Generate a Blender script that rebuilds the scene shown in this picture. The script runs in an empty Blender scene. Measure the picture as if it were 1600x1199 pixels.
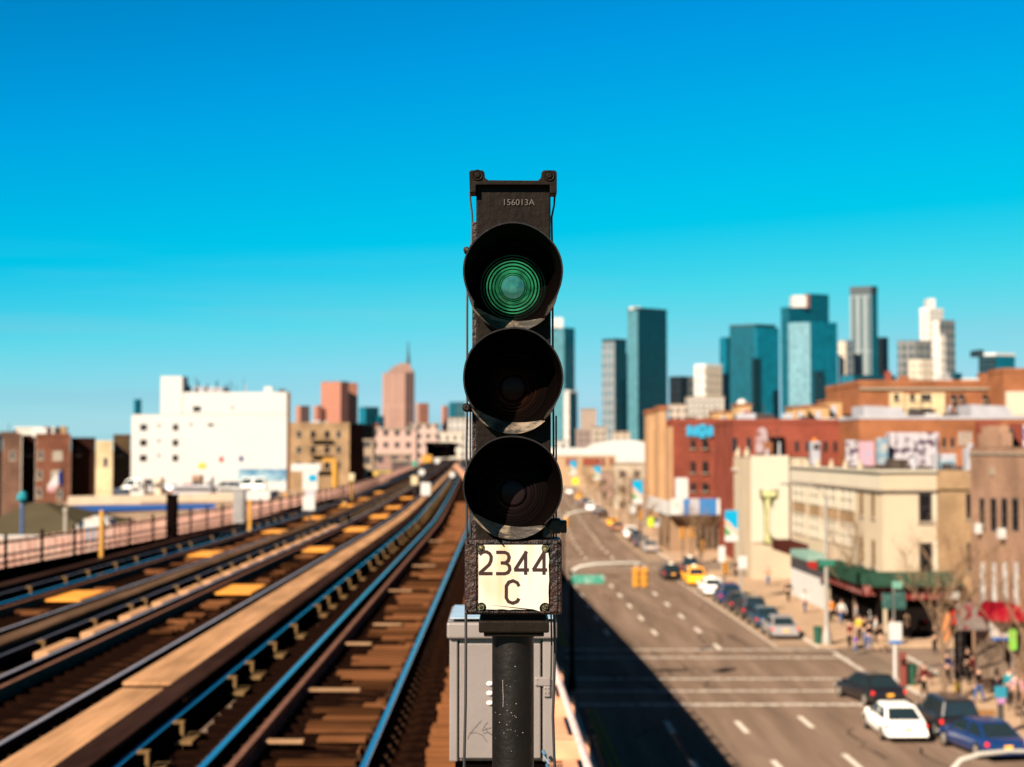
import bpy, bmesh, math, random
from mathutils import Vector, Matrix
R = math.radians
random.seed(7)
SC = bpy.context.scene
COL = SC.collection

# ------------------------------------------------------------------ camera, sky, sun, exposure
F = 2450.0; PITCH = R(2.395); CH = 12.5
SKS = 0.33
cam = bpy.data.cameras.new('camera'); camo = bpy.data.objects.new('camera', cam); COL.objects.link(camo)
camo.location = (0, 0, CH); camo.rotation_euler = (R(90) + PITCH, 0, 0)
cam.sensor_width = 36; cam.lens = F / 1600 * 36; cam.clip_start = 0.1; cam.clip_end = 12000
cam.dof.use_dof = True; cam.dof.focus_distance = 3.66; cam.dof.aperture_fstop = 4.1; cam.dof.aperture_blades = 0
SC.camera = camo
SUN = Vector((0.90, 1.25, -1.0)).normalized()
w = bpy.data.worlds.new("World"); SC.world = w; w.use_nodes = True
nt = w.node_tree; bg = nt.nodes['Background']
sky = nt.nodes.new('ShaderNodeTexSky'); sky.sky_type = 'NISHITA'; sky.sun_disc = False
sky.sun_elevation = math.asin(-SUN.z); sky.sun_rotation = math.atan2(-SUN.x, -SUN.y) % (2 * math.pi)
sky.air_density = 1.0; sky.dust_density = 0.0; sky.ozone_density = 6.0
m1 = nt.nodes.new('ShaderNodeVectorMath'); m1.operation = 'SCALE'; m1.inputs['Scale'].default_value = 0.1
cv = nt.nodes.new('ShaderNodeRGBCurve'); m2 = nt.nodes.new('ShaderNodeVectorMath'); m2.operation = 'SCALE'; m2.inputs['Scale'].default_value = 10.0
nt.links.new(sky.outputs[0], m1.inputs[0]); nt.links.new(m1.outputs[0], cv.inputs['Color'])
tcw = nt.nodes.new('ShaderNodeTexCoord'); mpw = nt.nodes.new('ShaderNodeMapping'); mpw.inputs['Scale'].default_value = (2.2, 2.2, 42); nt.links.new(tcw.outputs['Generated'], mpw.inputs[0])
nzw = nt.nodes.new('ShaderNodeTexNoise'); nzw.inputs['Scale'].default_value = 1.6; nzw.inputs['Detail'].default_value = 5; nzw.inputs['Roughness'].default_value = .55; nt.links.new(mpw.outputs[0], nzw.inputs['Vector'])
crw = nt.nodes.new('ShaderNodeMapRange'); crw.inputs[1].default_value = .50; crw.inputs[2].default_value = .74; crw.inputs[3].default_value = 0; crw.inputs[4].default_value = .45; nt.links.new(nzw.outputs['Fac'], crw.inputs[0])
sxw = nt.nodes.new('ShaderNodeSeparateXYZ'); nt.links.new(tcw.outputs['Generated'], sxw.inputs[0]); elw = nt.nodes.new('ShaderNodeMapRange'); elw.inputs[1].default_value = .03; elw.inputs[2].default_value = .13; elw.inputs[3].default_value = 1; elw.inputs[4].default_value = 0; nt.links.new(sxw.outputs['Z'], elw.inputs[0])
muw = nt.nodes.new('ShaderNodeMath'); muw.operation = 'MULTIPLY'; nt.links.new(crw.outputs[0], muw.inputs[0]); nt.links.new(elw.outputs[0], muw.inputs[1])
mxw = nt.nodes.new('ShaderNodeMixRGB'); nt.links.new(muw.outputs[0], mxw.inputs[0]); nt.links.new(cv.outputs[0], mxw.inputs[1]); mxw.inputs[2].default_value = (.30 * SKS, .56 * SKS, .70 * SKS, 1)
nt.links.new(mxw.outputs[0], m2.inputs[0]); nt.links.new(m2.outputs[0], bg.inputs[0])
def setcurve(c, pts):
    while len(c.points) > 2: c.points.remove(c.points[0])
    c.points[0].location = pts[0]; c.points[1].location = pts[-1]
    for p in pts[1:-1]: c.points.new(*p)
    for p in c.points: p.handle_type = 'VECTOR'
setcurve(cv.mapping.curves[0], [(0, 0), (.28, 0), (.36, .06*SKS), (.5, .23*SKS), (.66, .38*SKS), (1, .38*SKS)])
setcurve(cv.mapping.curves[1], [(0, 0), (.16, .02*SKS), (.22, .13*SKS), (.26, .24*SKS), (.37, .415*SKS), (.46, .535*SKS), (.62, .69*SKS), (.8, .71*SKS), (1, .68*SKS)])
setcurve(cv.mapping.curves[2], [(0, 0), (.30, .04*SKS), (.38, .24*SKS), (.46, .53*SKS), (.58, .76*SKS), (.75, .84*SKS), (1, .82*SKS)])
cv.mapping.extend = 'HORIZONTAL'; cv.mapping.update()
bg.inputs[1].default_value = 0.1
sl = bpy.data.lights.new('sun', 'SUN'); sl.energy = 5.0; sl.angle = R(0.5); sl.color = (1.0, .87, .71)
so = bpy.data.objects.new('sun', sl); COL.objects.link(so); so.rotation_euler = SUN.to_track_quat('-Z', 'Y').to_euler()
SC.view_settings.view_transform = 'Standard'; SC.view_settings.look = 'None'
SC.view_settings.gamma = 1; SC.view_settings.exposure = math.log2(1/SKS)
SC.render.engine = 'CYCLES'

# ------------------------------------------------------------------ pixel of the photograph -> world
def ray(px, py):
    dx = (px - 800) / F; dy = (599.5 - py) / F
    c, s = math.cos(PITCH), math.sin(PITCH)
    return Vector((dx, c - dy * s, s + dy * c))
def P(px, py, Y):
    d = ray(px, py); t = Y / d.y
    return Vector((d.x * t, Y, CH + d.z * t))
def G(px, py, z=0.0):
    d = ray(px, py); t = (z - CH) / d.z
    return Vector((d.x * t, d.y * t, z))
def gx(px, Y, py=702): return P(px, py, Y).x
def gz(py, Y): return P(800, py, Y).z

# ------------------------------------------------------------------ materials
MATS = {}
ALB = 1.0
sc3 = lambda c, k: tuple(x * k for x in c)
def nodes(name):
    m = bpy.data.materials.new(name); m.use_nodes = True
    return m, m.node_tree, m.node_tree.nodes['Principled BSDF']
def M(name, col=(.5, .5, .5), rough=.65, metal=0, var=.18, scale=3.0, bump=0.0, bscale=None, col2=None, thr=None, emit=0, coat=0, stretch=(1, 1, 1), spec=.5):
    if name in MATS: return MATS[name]
    if ALB != 1 and not emit: col = sc3(col, ALB); col2 = sc3(col2, ALB) if col2 else None
    m, t, b = nodes(name); N = t.nodes.new; L = t.links.new
    tc = N('ShaderNodeTexCoord'); mp = N('ShaderNodeMapping'); L(tc.outputs['Object'], mp.inputs[0]); mp.inputs['Scale'].default_value = stretch
    n = N('ShaderNodeTexNoise'); n.inputs['Scale'].default_value = scale; n.inputs['Detail'].default_value = 6; n.inputs['Roughness'].default_value = .6
    L(mp.outputs[0], n.inputs['Vector'])
    cr = N('ShaderNodeValToRGB')
    a = tuple(max(0, c * (1 - var)) for c in col); c2 = col2 or tuple(min(1, c * (1 + var)) for c in col)
    if thr: cr.color_ramp.elements[0].position, cr.color_ramp.elements[1].position = thr
    else: cr.color_ramp.elements[0].position, cr.color_ramp.elements[1].position = .3, .7
    cr.color_ramp.elements[0].color = (*(a if not col2 else col), 1); cr.color_ramp.elements[1].color = (*c2, 1)
    L(n.outputs['Fac'], cr.inputs[0]); L(cr.outputs[0], b.inputs['Base Color'])
    b.inputs['Roughness'].default_value = rough; b.inputs['Metallic'].default_value = metal
    b.inputs['Specular IOR Level'].default_value = spec if spec != .5 or rough < .7 else .0
    if coat: b.inputs['Coat Weight'].default_value = coat
    if emit:
        L(cr.outputs[0], b.inputs['Emission Color']); b.inputs['Emission Strength'].default_value = emit
    if bump:
        n2 = N('ShaderNodeTexNoise'); n2.inputs['Scale'].default_value = bscale or scale * 4; n2.inputs['Detail'].default_value = 4
        L(mp.outputs[0], n2.inputs['Vector'])
        bp = N('ShaderNodeBump'); bp.inputs['Strength'].default_value = bump; bp.inputs['Distance'].default_value = .01
        L(n2.outputs['Fac'], bp.inputs['Height']); L(bp.outputs[0], b.inputs['Normal'])
    MATS[name] = m; return m
def facade_uv(t):
    N = t.nodes.new; L = t.links.new
    g = N('ShaderNodeNewGeometry'); cx = N('ShaderNodeVectorMath'); cx.operation = 'CROSS_PRODUCT'
    L(g.outputs['Normal'], cx.inputs[0]); cx.inputs[1].default_value = (0, 0, 1)
    nm = N('ShaderNodeVectorMath'); nm.operation = 'NORMALIZE'; L(cx.outputs[0], nm.inputs[0])
    d = N('ShaderNodeVectorMath'); d.operation = 'DOT_PRODUCT'; L(nm.outputs[0], d.inputs[0]); L(g.outputs['Position'], d.inputs[1])
    sx = N('ShaderNodeSeparateXYZ'); L(g.outputs['Position'], sx.inputs[0])
    return d.outputs['Value'], sx.outputs['Z']
def MF(name, wall, glass, fh=3.5, bw=3.0, hf=.55, wf=.6, rough=.3, grough=.12, var=.25):
    """wall with rows of windows as a surface pattern, for buildings kilometres away"""
    if name in MATS: return MATS[name]
    wall = sc3(wall, .48); glass = sc3(glass, .62)
    m, t, b = nodes(name); N = t.nodes.new; L = t.links.new
    u, z = facade_uv(t)
    def stp(val, size, frac):
        a = N('ShaderNodeMath'); a.operation = 'DIVIDE'; L(val, a.inputs[0]); a.inputs[1].default_value = size
        f = N('ShaderNodeMath'); f.operation = 'FRACT'; L(a.outputs[0], f.inputs[0])
        s = N('ShaderNodeMath'); s.operation = 'LESS_THAN'; L(f.outputs[0], s.inputs[0]); s.inputs[1].default_value = frac
        return s.outputs[0], a.outputs[0]
    s1, a1 = stp(u, bw, wf); s2, a2 = stp(z, fh, hf)
    mm = N('ShaderNodeMath'); mm.operation = 'MULTIPLY'; L(s1, mm.inputs[0]); L(s2, mm.inputs[1])
    cb = N('ShaderNodeCombineXYZ'); 
    for i, a in ((0, a1), (1, a2)):
        fl = N('ShaderNodeMath'); fl.operation = 'FLOOR'; L(a, fl.inputs[0]); L(fl.outputs[0], cb.inputs[i])
    wn = N('ShaderNodeTexWhiteNoise'); wn.noise_dimensions = '2D'; L(cb.outputs[0], wn.inputs['Vector'])
    gr = N('ShaderNodeMixRGB'); gr.inputs[1].default_value = (*[c * (1 - var) for c in glass], 1); gr.inputs[2].default_value = (*[min(1, c * (1 + var)) for c in glass], 1)
    L(wn.outputs['Value'], gr.inputs[0])
    ns = N('ShaderNodeTexNoise'); ns.inputs['Scale'].default_value = .03; tc = N('ShaderNodeTexCoord'); L(tc.outputs['Object'], ns.inputs['Vector'])
    wr = N('ShaderNodeMixRGB'); wr.inputs[1].default_value = (*[c * .85 for c in wall], 1); wr.inputs[2].default_value = (*[min(1, c * 1.15) for c in wall], 1); L(ns.outputs['Fac'], wr.inputs[0])
    mx = N('ShaderNodeMixRGB'); L(mm.outputs[0], mx.inputs[0]); L(wr.outputs[0], mx.inputs[1]); L(gr.outputs[0], mx.inputs[2]); L(mx.outputs[0], b.inputs['Base Color'])
    rr = N('ShaderNodeMapRange'); L(mm.outputs[0], rr.inputs[0]); rr.inputs[3].default_value = rough; rr.inputs[4].default_value = grough; L(rr.outputs[0], b.inputs['Roughness'])
    MATS[name] = m; return m
def MB_(name, c1, c2, mortar, var=1.0, bw=.42, bh=.14):
    if name in MATS: return MATS[name]
    c1, c2, mortar = sc3(c1, .57), sc3(c2, .57), sc3(mortar, .57)
    m, t, b = nodes(name); N = t.nodes.new; L = t.links.new
    u, z = facade_uv(t); cb = N('ShaderNodeCombineXYZ'); L(u, cb.inputs[0]); L(z, cb.inputs[1])
    br = N('ShaderNodeTexBrick'); br.inputs['Color1'].default_value = (*c1, 1); br.inputs['Color2'].default_value = (*c2, 1); br.inputs['Mortar'].default_value = (*mortar, 1)
    br.inputs['Scale'].default_value = 1; br.inputs['Brick Width'].default_value = bw; br.inputs['Row Height'].default_value = bh; br.inputs['Mortar Size'].default_value = .015
    L(cb.outputs[0], br.inputs['Vector'])
    tc = N('ShaderNodeTexCoord'); n = N('ShaderNodeTexNoise'); n.inputs['Scale'].default_value = .35; n.inputs['Detail'].default_value = 8; L(tc.outputs['Object'], n.inputs['Vector'])
    mr = N('ShaderNodeMapRange'); L(n.outputs['Fac'], mr.inputs[0]); mr.inputs[1].default_value = .3; mr.inputs[2].default_value = .7; mr.inputs[3].default_value = .72; mr.inputs[4].default_value = 1.25
    sc = N('ShaderNodeVectorMath'); sc.operation = 'SCALE'; L(br.outputs['Color'], sc.inputs[0]); L(mr.outputs[0], sc.inputs['Scale']); L(sc.outputs[0], b.inputs['Base Color'])
    b.inputs['Roughness'].default_value = .85; b.inputs['Specular IOR Level'].default_value = .02
    MATS[name] = m; return m

# ------------------------------------------------------------------ mesh building
ORG = {}
def org(p): return ORG.get(p.name, Vector((0, 0, 0))) if p else Vector((0, 0, 0))
class MB:
    def __init__(s): s.v = []; s.f = []
    def add(s, vs, fs):
        o = len(s.v); s.v += [tuple(v) for v in vs]; s.f += [tuple(i + o for i in f) for f in fs]; return s
    def box(s, x0, x1, y0, y1, z0, z1):
        return s.add([(x0, y0, z0), (x1, y0, z0), (x1, y1, z0), (x0, y1, z0), (x0, y0, z1), (x1, y0, z1), (x1, y1, z1), (x0, y1, z1)],
                     [(3, 2, 1, 0), (4, 5, 6, 7), (0, 1, 5, 4), (1, 2, 6, 5), (2, 3, 7, 6), (3, 0, 4, 7)])
    def hexa(s, lo, hi):
        """lower ring / upper ring of points"""
        n = len(lo); f = [tuple(reversed(range(n))), tuple(range(n, 2 * n))] + [(i, (i + 1) % n, n + (i + 1) % n, n + i) for i in range(n)]
        return s.add(list(lo) + list(hi), f)
    def prism(s, poly, z0, z1): return s.hexa([(x, y, z0) for x, y in poly], [(x, y, z1) for x, y in poly])
    def prismY(s, poly, y0, y1): return s.hexa([(x, y1, z) for x, z in poly], [(x, y0, z) for x, z in poly])
    def prismX(s, poly, x0, x1): return s.hexa([(x0, y, z) for y, z in poly], [(x1, y, z) for y, z in poly])
    def tube(s, pts, r, n=8, cap=True):
        pts = [Vector(p) for p in pts]; rs = r if isinstance(r, (list, tuple)) else [r] * len(pts)
        vs = []
        for i, p in enumerate(pts):
            a = pts[max(0, i - 1)]; b = pts[min(len(pts) - 1, i + 1)]; d = (b - a).normalized()
            up = Vector((0, 0, 1)) if abs(d.z) < .9 else Vector((0, 1, 0))
            u = d.cross(up).normalized(); q = u.cross(d)
            for k in range(n):
                an = 2 * math.pi * k / n; vs.append(p + (u * math.cos(an) + q * math.sin(an)) * rs[i])
        f = [(i * n + k, i * n + (k + 1) % n, (i + 1) * n + (k + 1) % n, (i + 1) * n + k) for i in range(len(pts) - 1) for k in range(n)]
        if cap: f += [tuple(reversed(range(n))), tuple(range((len(pts) - 1) * n, len(pts) * n))]
        return s.add(vs, f)
    def lathe(s, prof, c, n=48, axis='y', closed=False):
        """prof: (radius, depth along axis)"""
        vs = []
        for r, d in prof:
            for k in range(n):
                a = 2 * math.pi * k / n
                vs.append((c[0] + r * math.cos(a), c[1] + d, c[2] + r * math.sin(a)) if axis == 'y' else
                          (c[0] + r * math.cos(a), c[1] + r * math.sin(a), c[2] + d) if axis == 'z' else (c[0] + d, c[1] + r * math.cos(a), c[2] + r * math.sin(a)))
        m = len(prof)
        f = [(i * n + k, i * n + (k + 1) % n, (i + 1) * n + (k + 1) % n, (i + 1) * n + k) for i in range(m - 1) for k in range(n)]
        f += [tuple(range(n)), tuple(range((m - 1) * n, m * n))]
        return s.add(vs, f)
    def sweep(s, prof, path):
        n = len(prof); vs = [(x + px, y, z + pz) for (x, y, z) in path for (px, pz) in prof]
        f = [(i * n + k, i * n + (k + 1) % n, (i + 1) * n + (k + 1) % n, (i + 1) * n + k) for i in range(len(path) - 1) for k in range(n)]
        f += [tuple(range(n)), tuple(reversed(range((len(path) - 1) * n, len(path) * n)))]
        return s.add(vs, f)
    def ball(s, c, r, n=12, m=8):
        rx, ry, rz = r if isinstance(r, tuple) else (r, r, r)
        vs = [(c[0], c[1], c[2] - rz)]
        for j in range(1, m):
            ph = math.pi * j / m - math.pi / 2
            for k in range(n):
                a = 2 * math.pi * k / n; vs.append((c[0] + rx * math.cos(ph) * math.cos(a), c[1] + ry * math.cos(ph) * math.sin(a), c[2] + rz * math.sin(ph)))
        vs.append((c[0], c[1], c[2] + rz)); t = len(vs) - 1
        f = [(0, 1 + (k + 1) % n, 1 + k) for k in range(n)]
        for j in range(m - 2): f += [(1 + j * n + k, 1 + j * n + (k + 1) % n, 1 + (j + 1) * n + (k + 1) % n, 1 + (j + 1) * n + k) for k in range(n)]
        f += [(t, 1 + (m - 2) * n + k, 1 + (m - 2) * n + (k + 1) % n) for k in range(n)]
        return s.add(vs, f)
    def build(s, name, mat, parent=None, smooth=False, bevel=0, label=None, ang=35, recalc=True):
        o0 = org(parent)
        me = bpy.data.meshes.new(name); me.from_pydata([(x - o0.x, y - o0.y, z - o0.z) for x, y, z in s.v], [], s.f); me.update()
        if recalc:
            bm = bmesh.new(); bm.from_mesh(me); bmesh.ops.recalc_face_normals(bm, faces=bm.faces); bm.to_mesh(me); bm.free()
        ob = bpy.data.objects.new(name, me); COL.objects.link(ob); me.materials.append(mat)
        if smooth:
            me.polygons.foreach_set('use_smooth', [True] * len(me.polygons)); me.set_sharp_from_angle(angle=R(ang))
        if bevel:
            md = ob.modifiers.new('bevel', 'BEVEL'); md.width = bevel; md.segments = 2; md.limit_method = 'ANGLE'; md.angle_limit = R(40)
        if parent: ob.parent = parent; ORG[ob.name] = o0
        if label: ob['label'] = label
        return ob
def thing(name, label, cat, loc=(0, 0, 0), rz=0, group=None):
    o = bpy.data.objects.new(name, None); COL.objects.link(o); o.location = loc; o.rotation_euler = (0, 0, rz); o.empty_display_size = .3
    o['label'] = label; o['category'] = cat
    if group: o['group'] = group
    if rz == 0: ORG[o.name] = Vector(loc)
    return o
def tag(o, label, cat, group=None):
    o['label'] = label; o['category'] = cat
    if group: o['group'] = group
    return o
def struct(o): o['kind'] = 'structure'; return o
KIDS = {}
def copy_tree(o, parent=None):
    c = o.copy(); COL.objects.link(c)
    if parent: c.parent = parent
    for ch in list(o.children): copy_tree(ch, c)
    return c
def copy_thing(o, label, loc, rz=0, group=None):
    c = copy_tree(o); c.location = loc; c.rotation_euler = (0, 0, rz); c['label'] = label
    if group: c['group'] = group
    return c
def recolour(root, table):
    for ch in root.children:
        k = ch.name.split('.')[0]
        if k in table: ch.material_slots[0].link = 'OBJECT'; ch.material_slots[0].material = table[k]
        recolour(ch, table)

# ------------------------------------------------------------------ the ground and the street
def c_(Z):   # sideways drift of the avenue
    return -.0176 * Z if Z < 175 else (-.0176 * 175 - .0176 * (Z - 175) + .0286 * (Z - 175) ** 2 / (2 * 40) if Z < 215 else -.0176 * 175 - .0176 * 40 + .0286 * 20 + .011 * (Z - 215))
ZS = [-30, 0, 20, 40, 60, 84, 100, 120, 140, 160, 175, 185, 195, 205, 215, 240, 280, 340, 420, 520, 700]
def strip(name, a, b, z, zs, mat, thick=.004, parent=None):
    mb = MB(); pa = [(a + c_(Z), Z) for Z in zs]; pb = [(b + c_(Z), Z) for Z in zs]
    for i in range(len(zs) - 1):
        if i == 0: pass
    n = len(zs)
    vs = [(x, y, z) for x, y in pa] + [(x, y, z) for x, y in pb]
    fs = [(i, n + i, n + i + 1, i + 1) for i in range(n - 1)]
    if thick > .01:
        vs += [(x, y, 0) for x, y in pa] + [(x, y, 0) for x, y in pb]
        fs += [(i, i + 1, 2 * n + i + 1, 2 * n + i) for i in range(n - 1)] + [(n + i, 3 * n + i, 3 * n + i + 1, n + i + 1) for i in range(n - 1)]
        fs += [(0, 2 * n, 3 * n, n), (n - 1, 2 * n - 1, 4 * n - 1, 3 * n - 1)]
    mb.add(vs, fs); return mb.build(name, mat, parent, recalc=thick > .01)
m_ground = M('ground_dirt', (.15, .11, .08), .95, var=.35, scale=.05)
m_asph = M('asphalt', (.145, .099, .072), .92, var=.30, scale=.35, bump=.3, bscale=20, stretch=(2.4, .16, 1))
m_asph2 = M('asphalt_side', (.165, .115, .084), .92, var=.14, scale=.5)
m_walk = M('pavement_concrete', (.31, .21, .135), .9, var=.16, scale=.6)
m_kerb = M('kerb_stone', (.40, .34, .28), .9, var=.2, scale=2)
m_paint = M('road_paint', (.50, .44, .36), .8, col2=(.26, .21, .17), thr=(.50, .72), scale=6)
m_paint2 = M('worn_crosswalk_paint', (.46, .41, .34), .8, col2=(.20, .155, .13), thr=(.46, .60), scale=3.0)
m_yel = M('yellow_road_paint', (.32, .19, .02), .8, var=.3, scale=3)
struct(MB().add([(-5000, -60, -.03), (5000, -60, -.03), (5000, 9500, -.03), (-5000, 9500, -.03)], [(0, 1, 2, 3)]).build('ground', m_ground))
struct(strip('road', -22, 22.2, 0, ZS, m_asph))
struct(MB().add([(21.9, 86.3, .004), (90, 86.3, .004), (90, 98.6, .004), (21.9, 98.6, .004)], [(0, 1, 2, 3)][:1]).build('side_street', m_asph2))
struct(strip('pavement', 22.2, 27.4, .13, [-30, 0, 20, 40, 60, 85.5], m_walk, .13))
struct(strip('plaza_pavement', 27.4, 60, .125, [-30, 0, 20, 40, 60, 83], m_walk, .13))
struct(strip('pavement', 21.1, 60, .13, [99.4, 120, 140, 161], m_walk, .13))
struct(strip('pavement', 20.9, 60, .13, [176, 185, 195, 205, 215, 240, 280, 340, 420, 520, 700], m_walk, .13))
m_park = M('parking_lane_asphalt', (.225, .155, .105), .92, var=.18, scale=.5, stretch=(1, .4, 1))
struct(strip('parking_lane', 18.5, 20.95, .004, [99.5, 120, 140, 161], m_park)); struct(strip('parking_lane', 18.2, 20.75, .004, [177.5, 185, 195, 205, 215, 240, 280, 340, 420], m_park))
struct(strip('kerb', 22.05, 22.2, .14, [-30, 0, 20, 40, 60, 85.5], m_kerb, .14))
struct(strip('kerb', 20.95, 21.1, .14, [99.4, 120, 140, 161], m_kerb, .14))
struct(strip('kerb', 20.75, 20.9, .14, [176, 185, 195, 205, 215, 240, 280, 340, 420], m_kerb, .14))
# road markings: one sheet 4 mm above the road
mb = MB()
def dash(off, z0, z1, wd=.13):
    a, b = off + c_(z0), off + c_(z1)
    mb.add([(a - wd, z0, .005), (a + wd, z0, .005), (b + wd, z1, .005), (b - wd, z1, .005)], [(0, 1, 2, 3)])
for off in (8.35, 11.6, 14.75):
    for k in range(-6, 55):
        z0 = 60.6 + 9.1 * k
        if off == 14.75: z0 += 1.3
        z1 = z0 + 3.0
        if z0 < 77.5 < z1 or 77 < z0 < 98: z0 = max(z0, 99.5) if z0 > 80 else z0; z1 = min(z1, 77.0) if z0 < 77 else z1
        if z1 - z0 < .8 or 77.2 < z0 < 98 or 160 < z0 < 178: continue
        dash(off, z0, z1)
m_lane = mb.build('lane_markings', m_paint, recalc=False); struct(m_lane)
mb = MB()
def bar(x0, x1, z, wd): 
    sl = -.006
    mb.add([(x0, z - wd - sl * x0, .0055), (x1, z - wd - sl * x1, .0055), (x1, z + wd - sl * x1, .0055), (x0, z + wd - sl * x0, .0055)], [(0, 1, 2, 3)])
for z, wd in ((77.3, .3), (81.6, .22), (85.9, .22), (94.6, .22), (98.3, .22)): bar(3.2, 20.3, z, wd)
for z in (163, 167, 173, 177): bar(2, 17.5, z, .2)
for x in (19.8, 23.8):
    mb.add([(x - .17, 87.4, .009), (x + .17, 87.4, .009), (x + .17, 97, .009), (x - .17, 97, .009)], [(0, 1, 2, 3)])
struct(mb.build('crosswalk_markings', m_paint2, recalc=False))
mb = MB(); dash(5.0, 0, 76, .06); dash(5.3, 0, 76, .06); dash(5.0, 100, 160, .06); dash(5.3, 100, 160, .06)
struct(mb.build('centre_line_markings', m_yel, recalc=False))
struct(strip('parking_lane_edge', 18.4, 18.5, .0045, [99.5, 120, 140, 161], m_paint))
struct(strip('median', 1.2, 4.4, .16, [-30, 0, 20, 40, 60, 76], m_kerb, .16))
struct(strip('median', 1.2, 4.2, .16, [101, 120, 140, 160, 175], m_kerb, .16))
# manhole cover
o = MB().lathe([(.0, 0), (.42, 0), (.42, .012), (.36, .014), (0, .014)], (G(1102, 1013).x, G(1102, 1013).y, 0), 24, 'z').build('manhole_cover', M('dark_iron', (.05, .04, .045), .6, .5)); tag(o, 'round dark iron manhole cover in the avenue by the far crosswalk', 'manhole cover')

# ------------------------------------------------------------------ elevated railway
RAILZ = CH - 2.95
def bend(Z): return 0 if Z < 60 else -.026 * (Z - 60) ** 2 / (Z - 40)
YS = [2, 8, 14, 20, 28, 36, 45, 55, 65, 75, 85, 95, 105, 120, 140, 160, 185, 210, 240, 280, 330, 400, 480]
m_railside = M('rail_rust', (.010, .005, .004), .8, var=.4, scale=8)
m_railtop = M('rail_head_steel', (.42, .45, .50), .22, 1.0, var=.10, scale=30, stretch=(1, .05, 1))
m_railgrey = M('rail_head_dull', (.26, .23, .24), .5, .4, var=.2, scale=30, stretch=(1, .05, 1), spec=.3)
m_tie = M('creosoted_timber', (.005, .0022, .0015), .9, col2=(.034, .013, .006), thr=(.50, .78), scale=3, stretch=(1, 6, 3), bump=.4, bscale=10)
m_plank = M('walkway_timber', (.15, .058, .022), .85, var=.4, scale=1.8, stretch=(.4, 7, 1), bump=.4, bscale=12)
m_tan = M('sunbleached_boards', (.30, .16, .08), .85, var=.38, scale=1.0, stretch=(3, .4, 1), bump=.3)
m_cover = M('cover_board_timber', (.020, .010, .008), .7, var=.4, scale=2, stretch=(2, .3, 1))
m_cover2 = M('weathered_cover_board', (.075, .043, .026), .8, var=.4, scale=2, stretch=(2, .3, 1))
m_girder = M('girder_paint', (.004, .0022, .002), .8, var=.3, scale=1)
m_plate = M('yellow_tread_plate', (.60, .225, .008), .6, var=.15, scale=2)
m_brk = M('bracket_iron', (.11, .065, .028), .75, var=.3, scale=5)
RP = [(-.07, -.15), (.07, -.15), (.07, -.137), (.012, -.125), (.012, -.04), (.035, -.033), (.035, 0), (-.035, 0), (-.035, -.033), (-.012, -.04), (-.012, -.125), (-.07, -.137)]
HEAD = [(-.0335, .0), (.0335, .0), (.028, .006), (-.028, .006)]
def t1(Z): return -2.13 - .006 * (Z - 14) * (1 if Z < 80 else 80 / Z) + bend(Z)
def t2(Z): return -5.88 + bend(Z)
def t3(Z): return -9.02 + .010 * (min(Z, 95) - 31) + bend(Z)
def path(fn, dx=0, z=RAILZ, ys=YS): return [(fn(Z) + dx, Z, z) for Z in ys]
def timber_ties(root, fn, z, half, pitch=.52, first=9.5, last=470):
    ys = [first + i * pitch for i in range(int((last - first) / pitch))]
    proto = None
    near = [y for y in ys if y >= 12.6][:99]; rest = [y for y in ys if y not in near]
    for y in near:
        if proto is None:
            x = fn(y); proto = MB().box(x - half, x + half, y - .115, y + .115, z - .23, z).build('tie', m_tie, root, bevel=.012); base = (x, y)
        else:
            c = proto.copy(); COL.objects.link(c); c.parent = root
            c.location = (fn(y) - base[0] + random.uniform(-.05, .05), y - base[1] + random.uniform(-.03, .03), random.uniform(-.008, .008)); c.rotation_euler[2] = random.uniform(-.001, .001)
    mb = MB()
    for y in rest: x = fn(y); mb.box(x - half, x + half, y - .115, y + .115, z - .23, z)
    o = mb.build('far_ties', m_tie, root); o['kind'] = 'stuff'
def track(fn, label, guard, plates):
    t = thing('railway_track', label, 'railway track', (fn(14), 14, RAILZ - .15), 0, 'tracks on the viaduct')
    for s in (-1, 1):
        r = MB().sweep(RP, path(fn, s * .7525)).build('rail', m_railside, t)
        MB().sweep(HEAD, path(fn, s * .7525)).build('rail_head', m_railtop if fn is t1 or s < 0 and fn is t3 else m_railgrey, r)
    for s in guard: MB().sweep(RP, path(fn, s * .50, RAILZ - .01)).build('guard_rail', M('guard_rail_rust', (.115, .055, .038), .7, var=.3, scale=6), t)
    timber_ties(t, fn, RAILZ - .155, 1.28)
    # spike plates
    mb = MB()
    for i in range(150):
        y = 9.5 + .52 * i
        for s in (-1, 1): mb.box(fn(y) + s * .7525 - .19, fn(y) + s * .7525 + .19, y - .08, y + .08, RAILZ - .155, RAILZ - .135)
        for s in (-1, 1):
            for q in (-.13, .13): mb.box(fn(y) + s * .7525 + q - .02, fn(y) + s * .7525 + q + .02, y - .03, y + .03, RAILZ - .135, RAILZ - .09)
    o = mb.build('tie_plates', M('plate_iron', (.025, .013, .008), .8, var=.5, scale=9), t); o['kind'] = 'stuff'
    return t
TR1 = track(t1, 'nearest elevated railway track with a brown guard rail inside it', (-1,), None)
TR2 = track(t2, 'middle elevated railway track left of the tan boardwalk', (-1,), None)
TR3 = track(t3, 'far left elevated railway track running beside the pink fence', (-1,), None)
LP = ['nearest', 'second', 'third', 'fourth', 'fifth', 'sixth', 'seventh']
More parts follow.
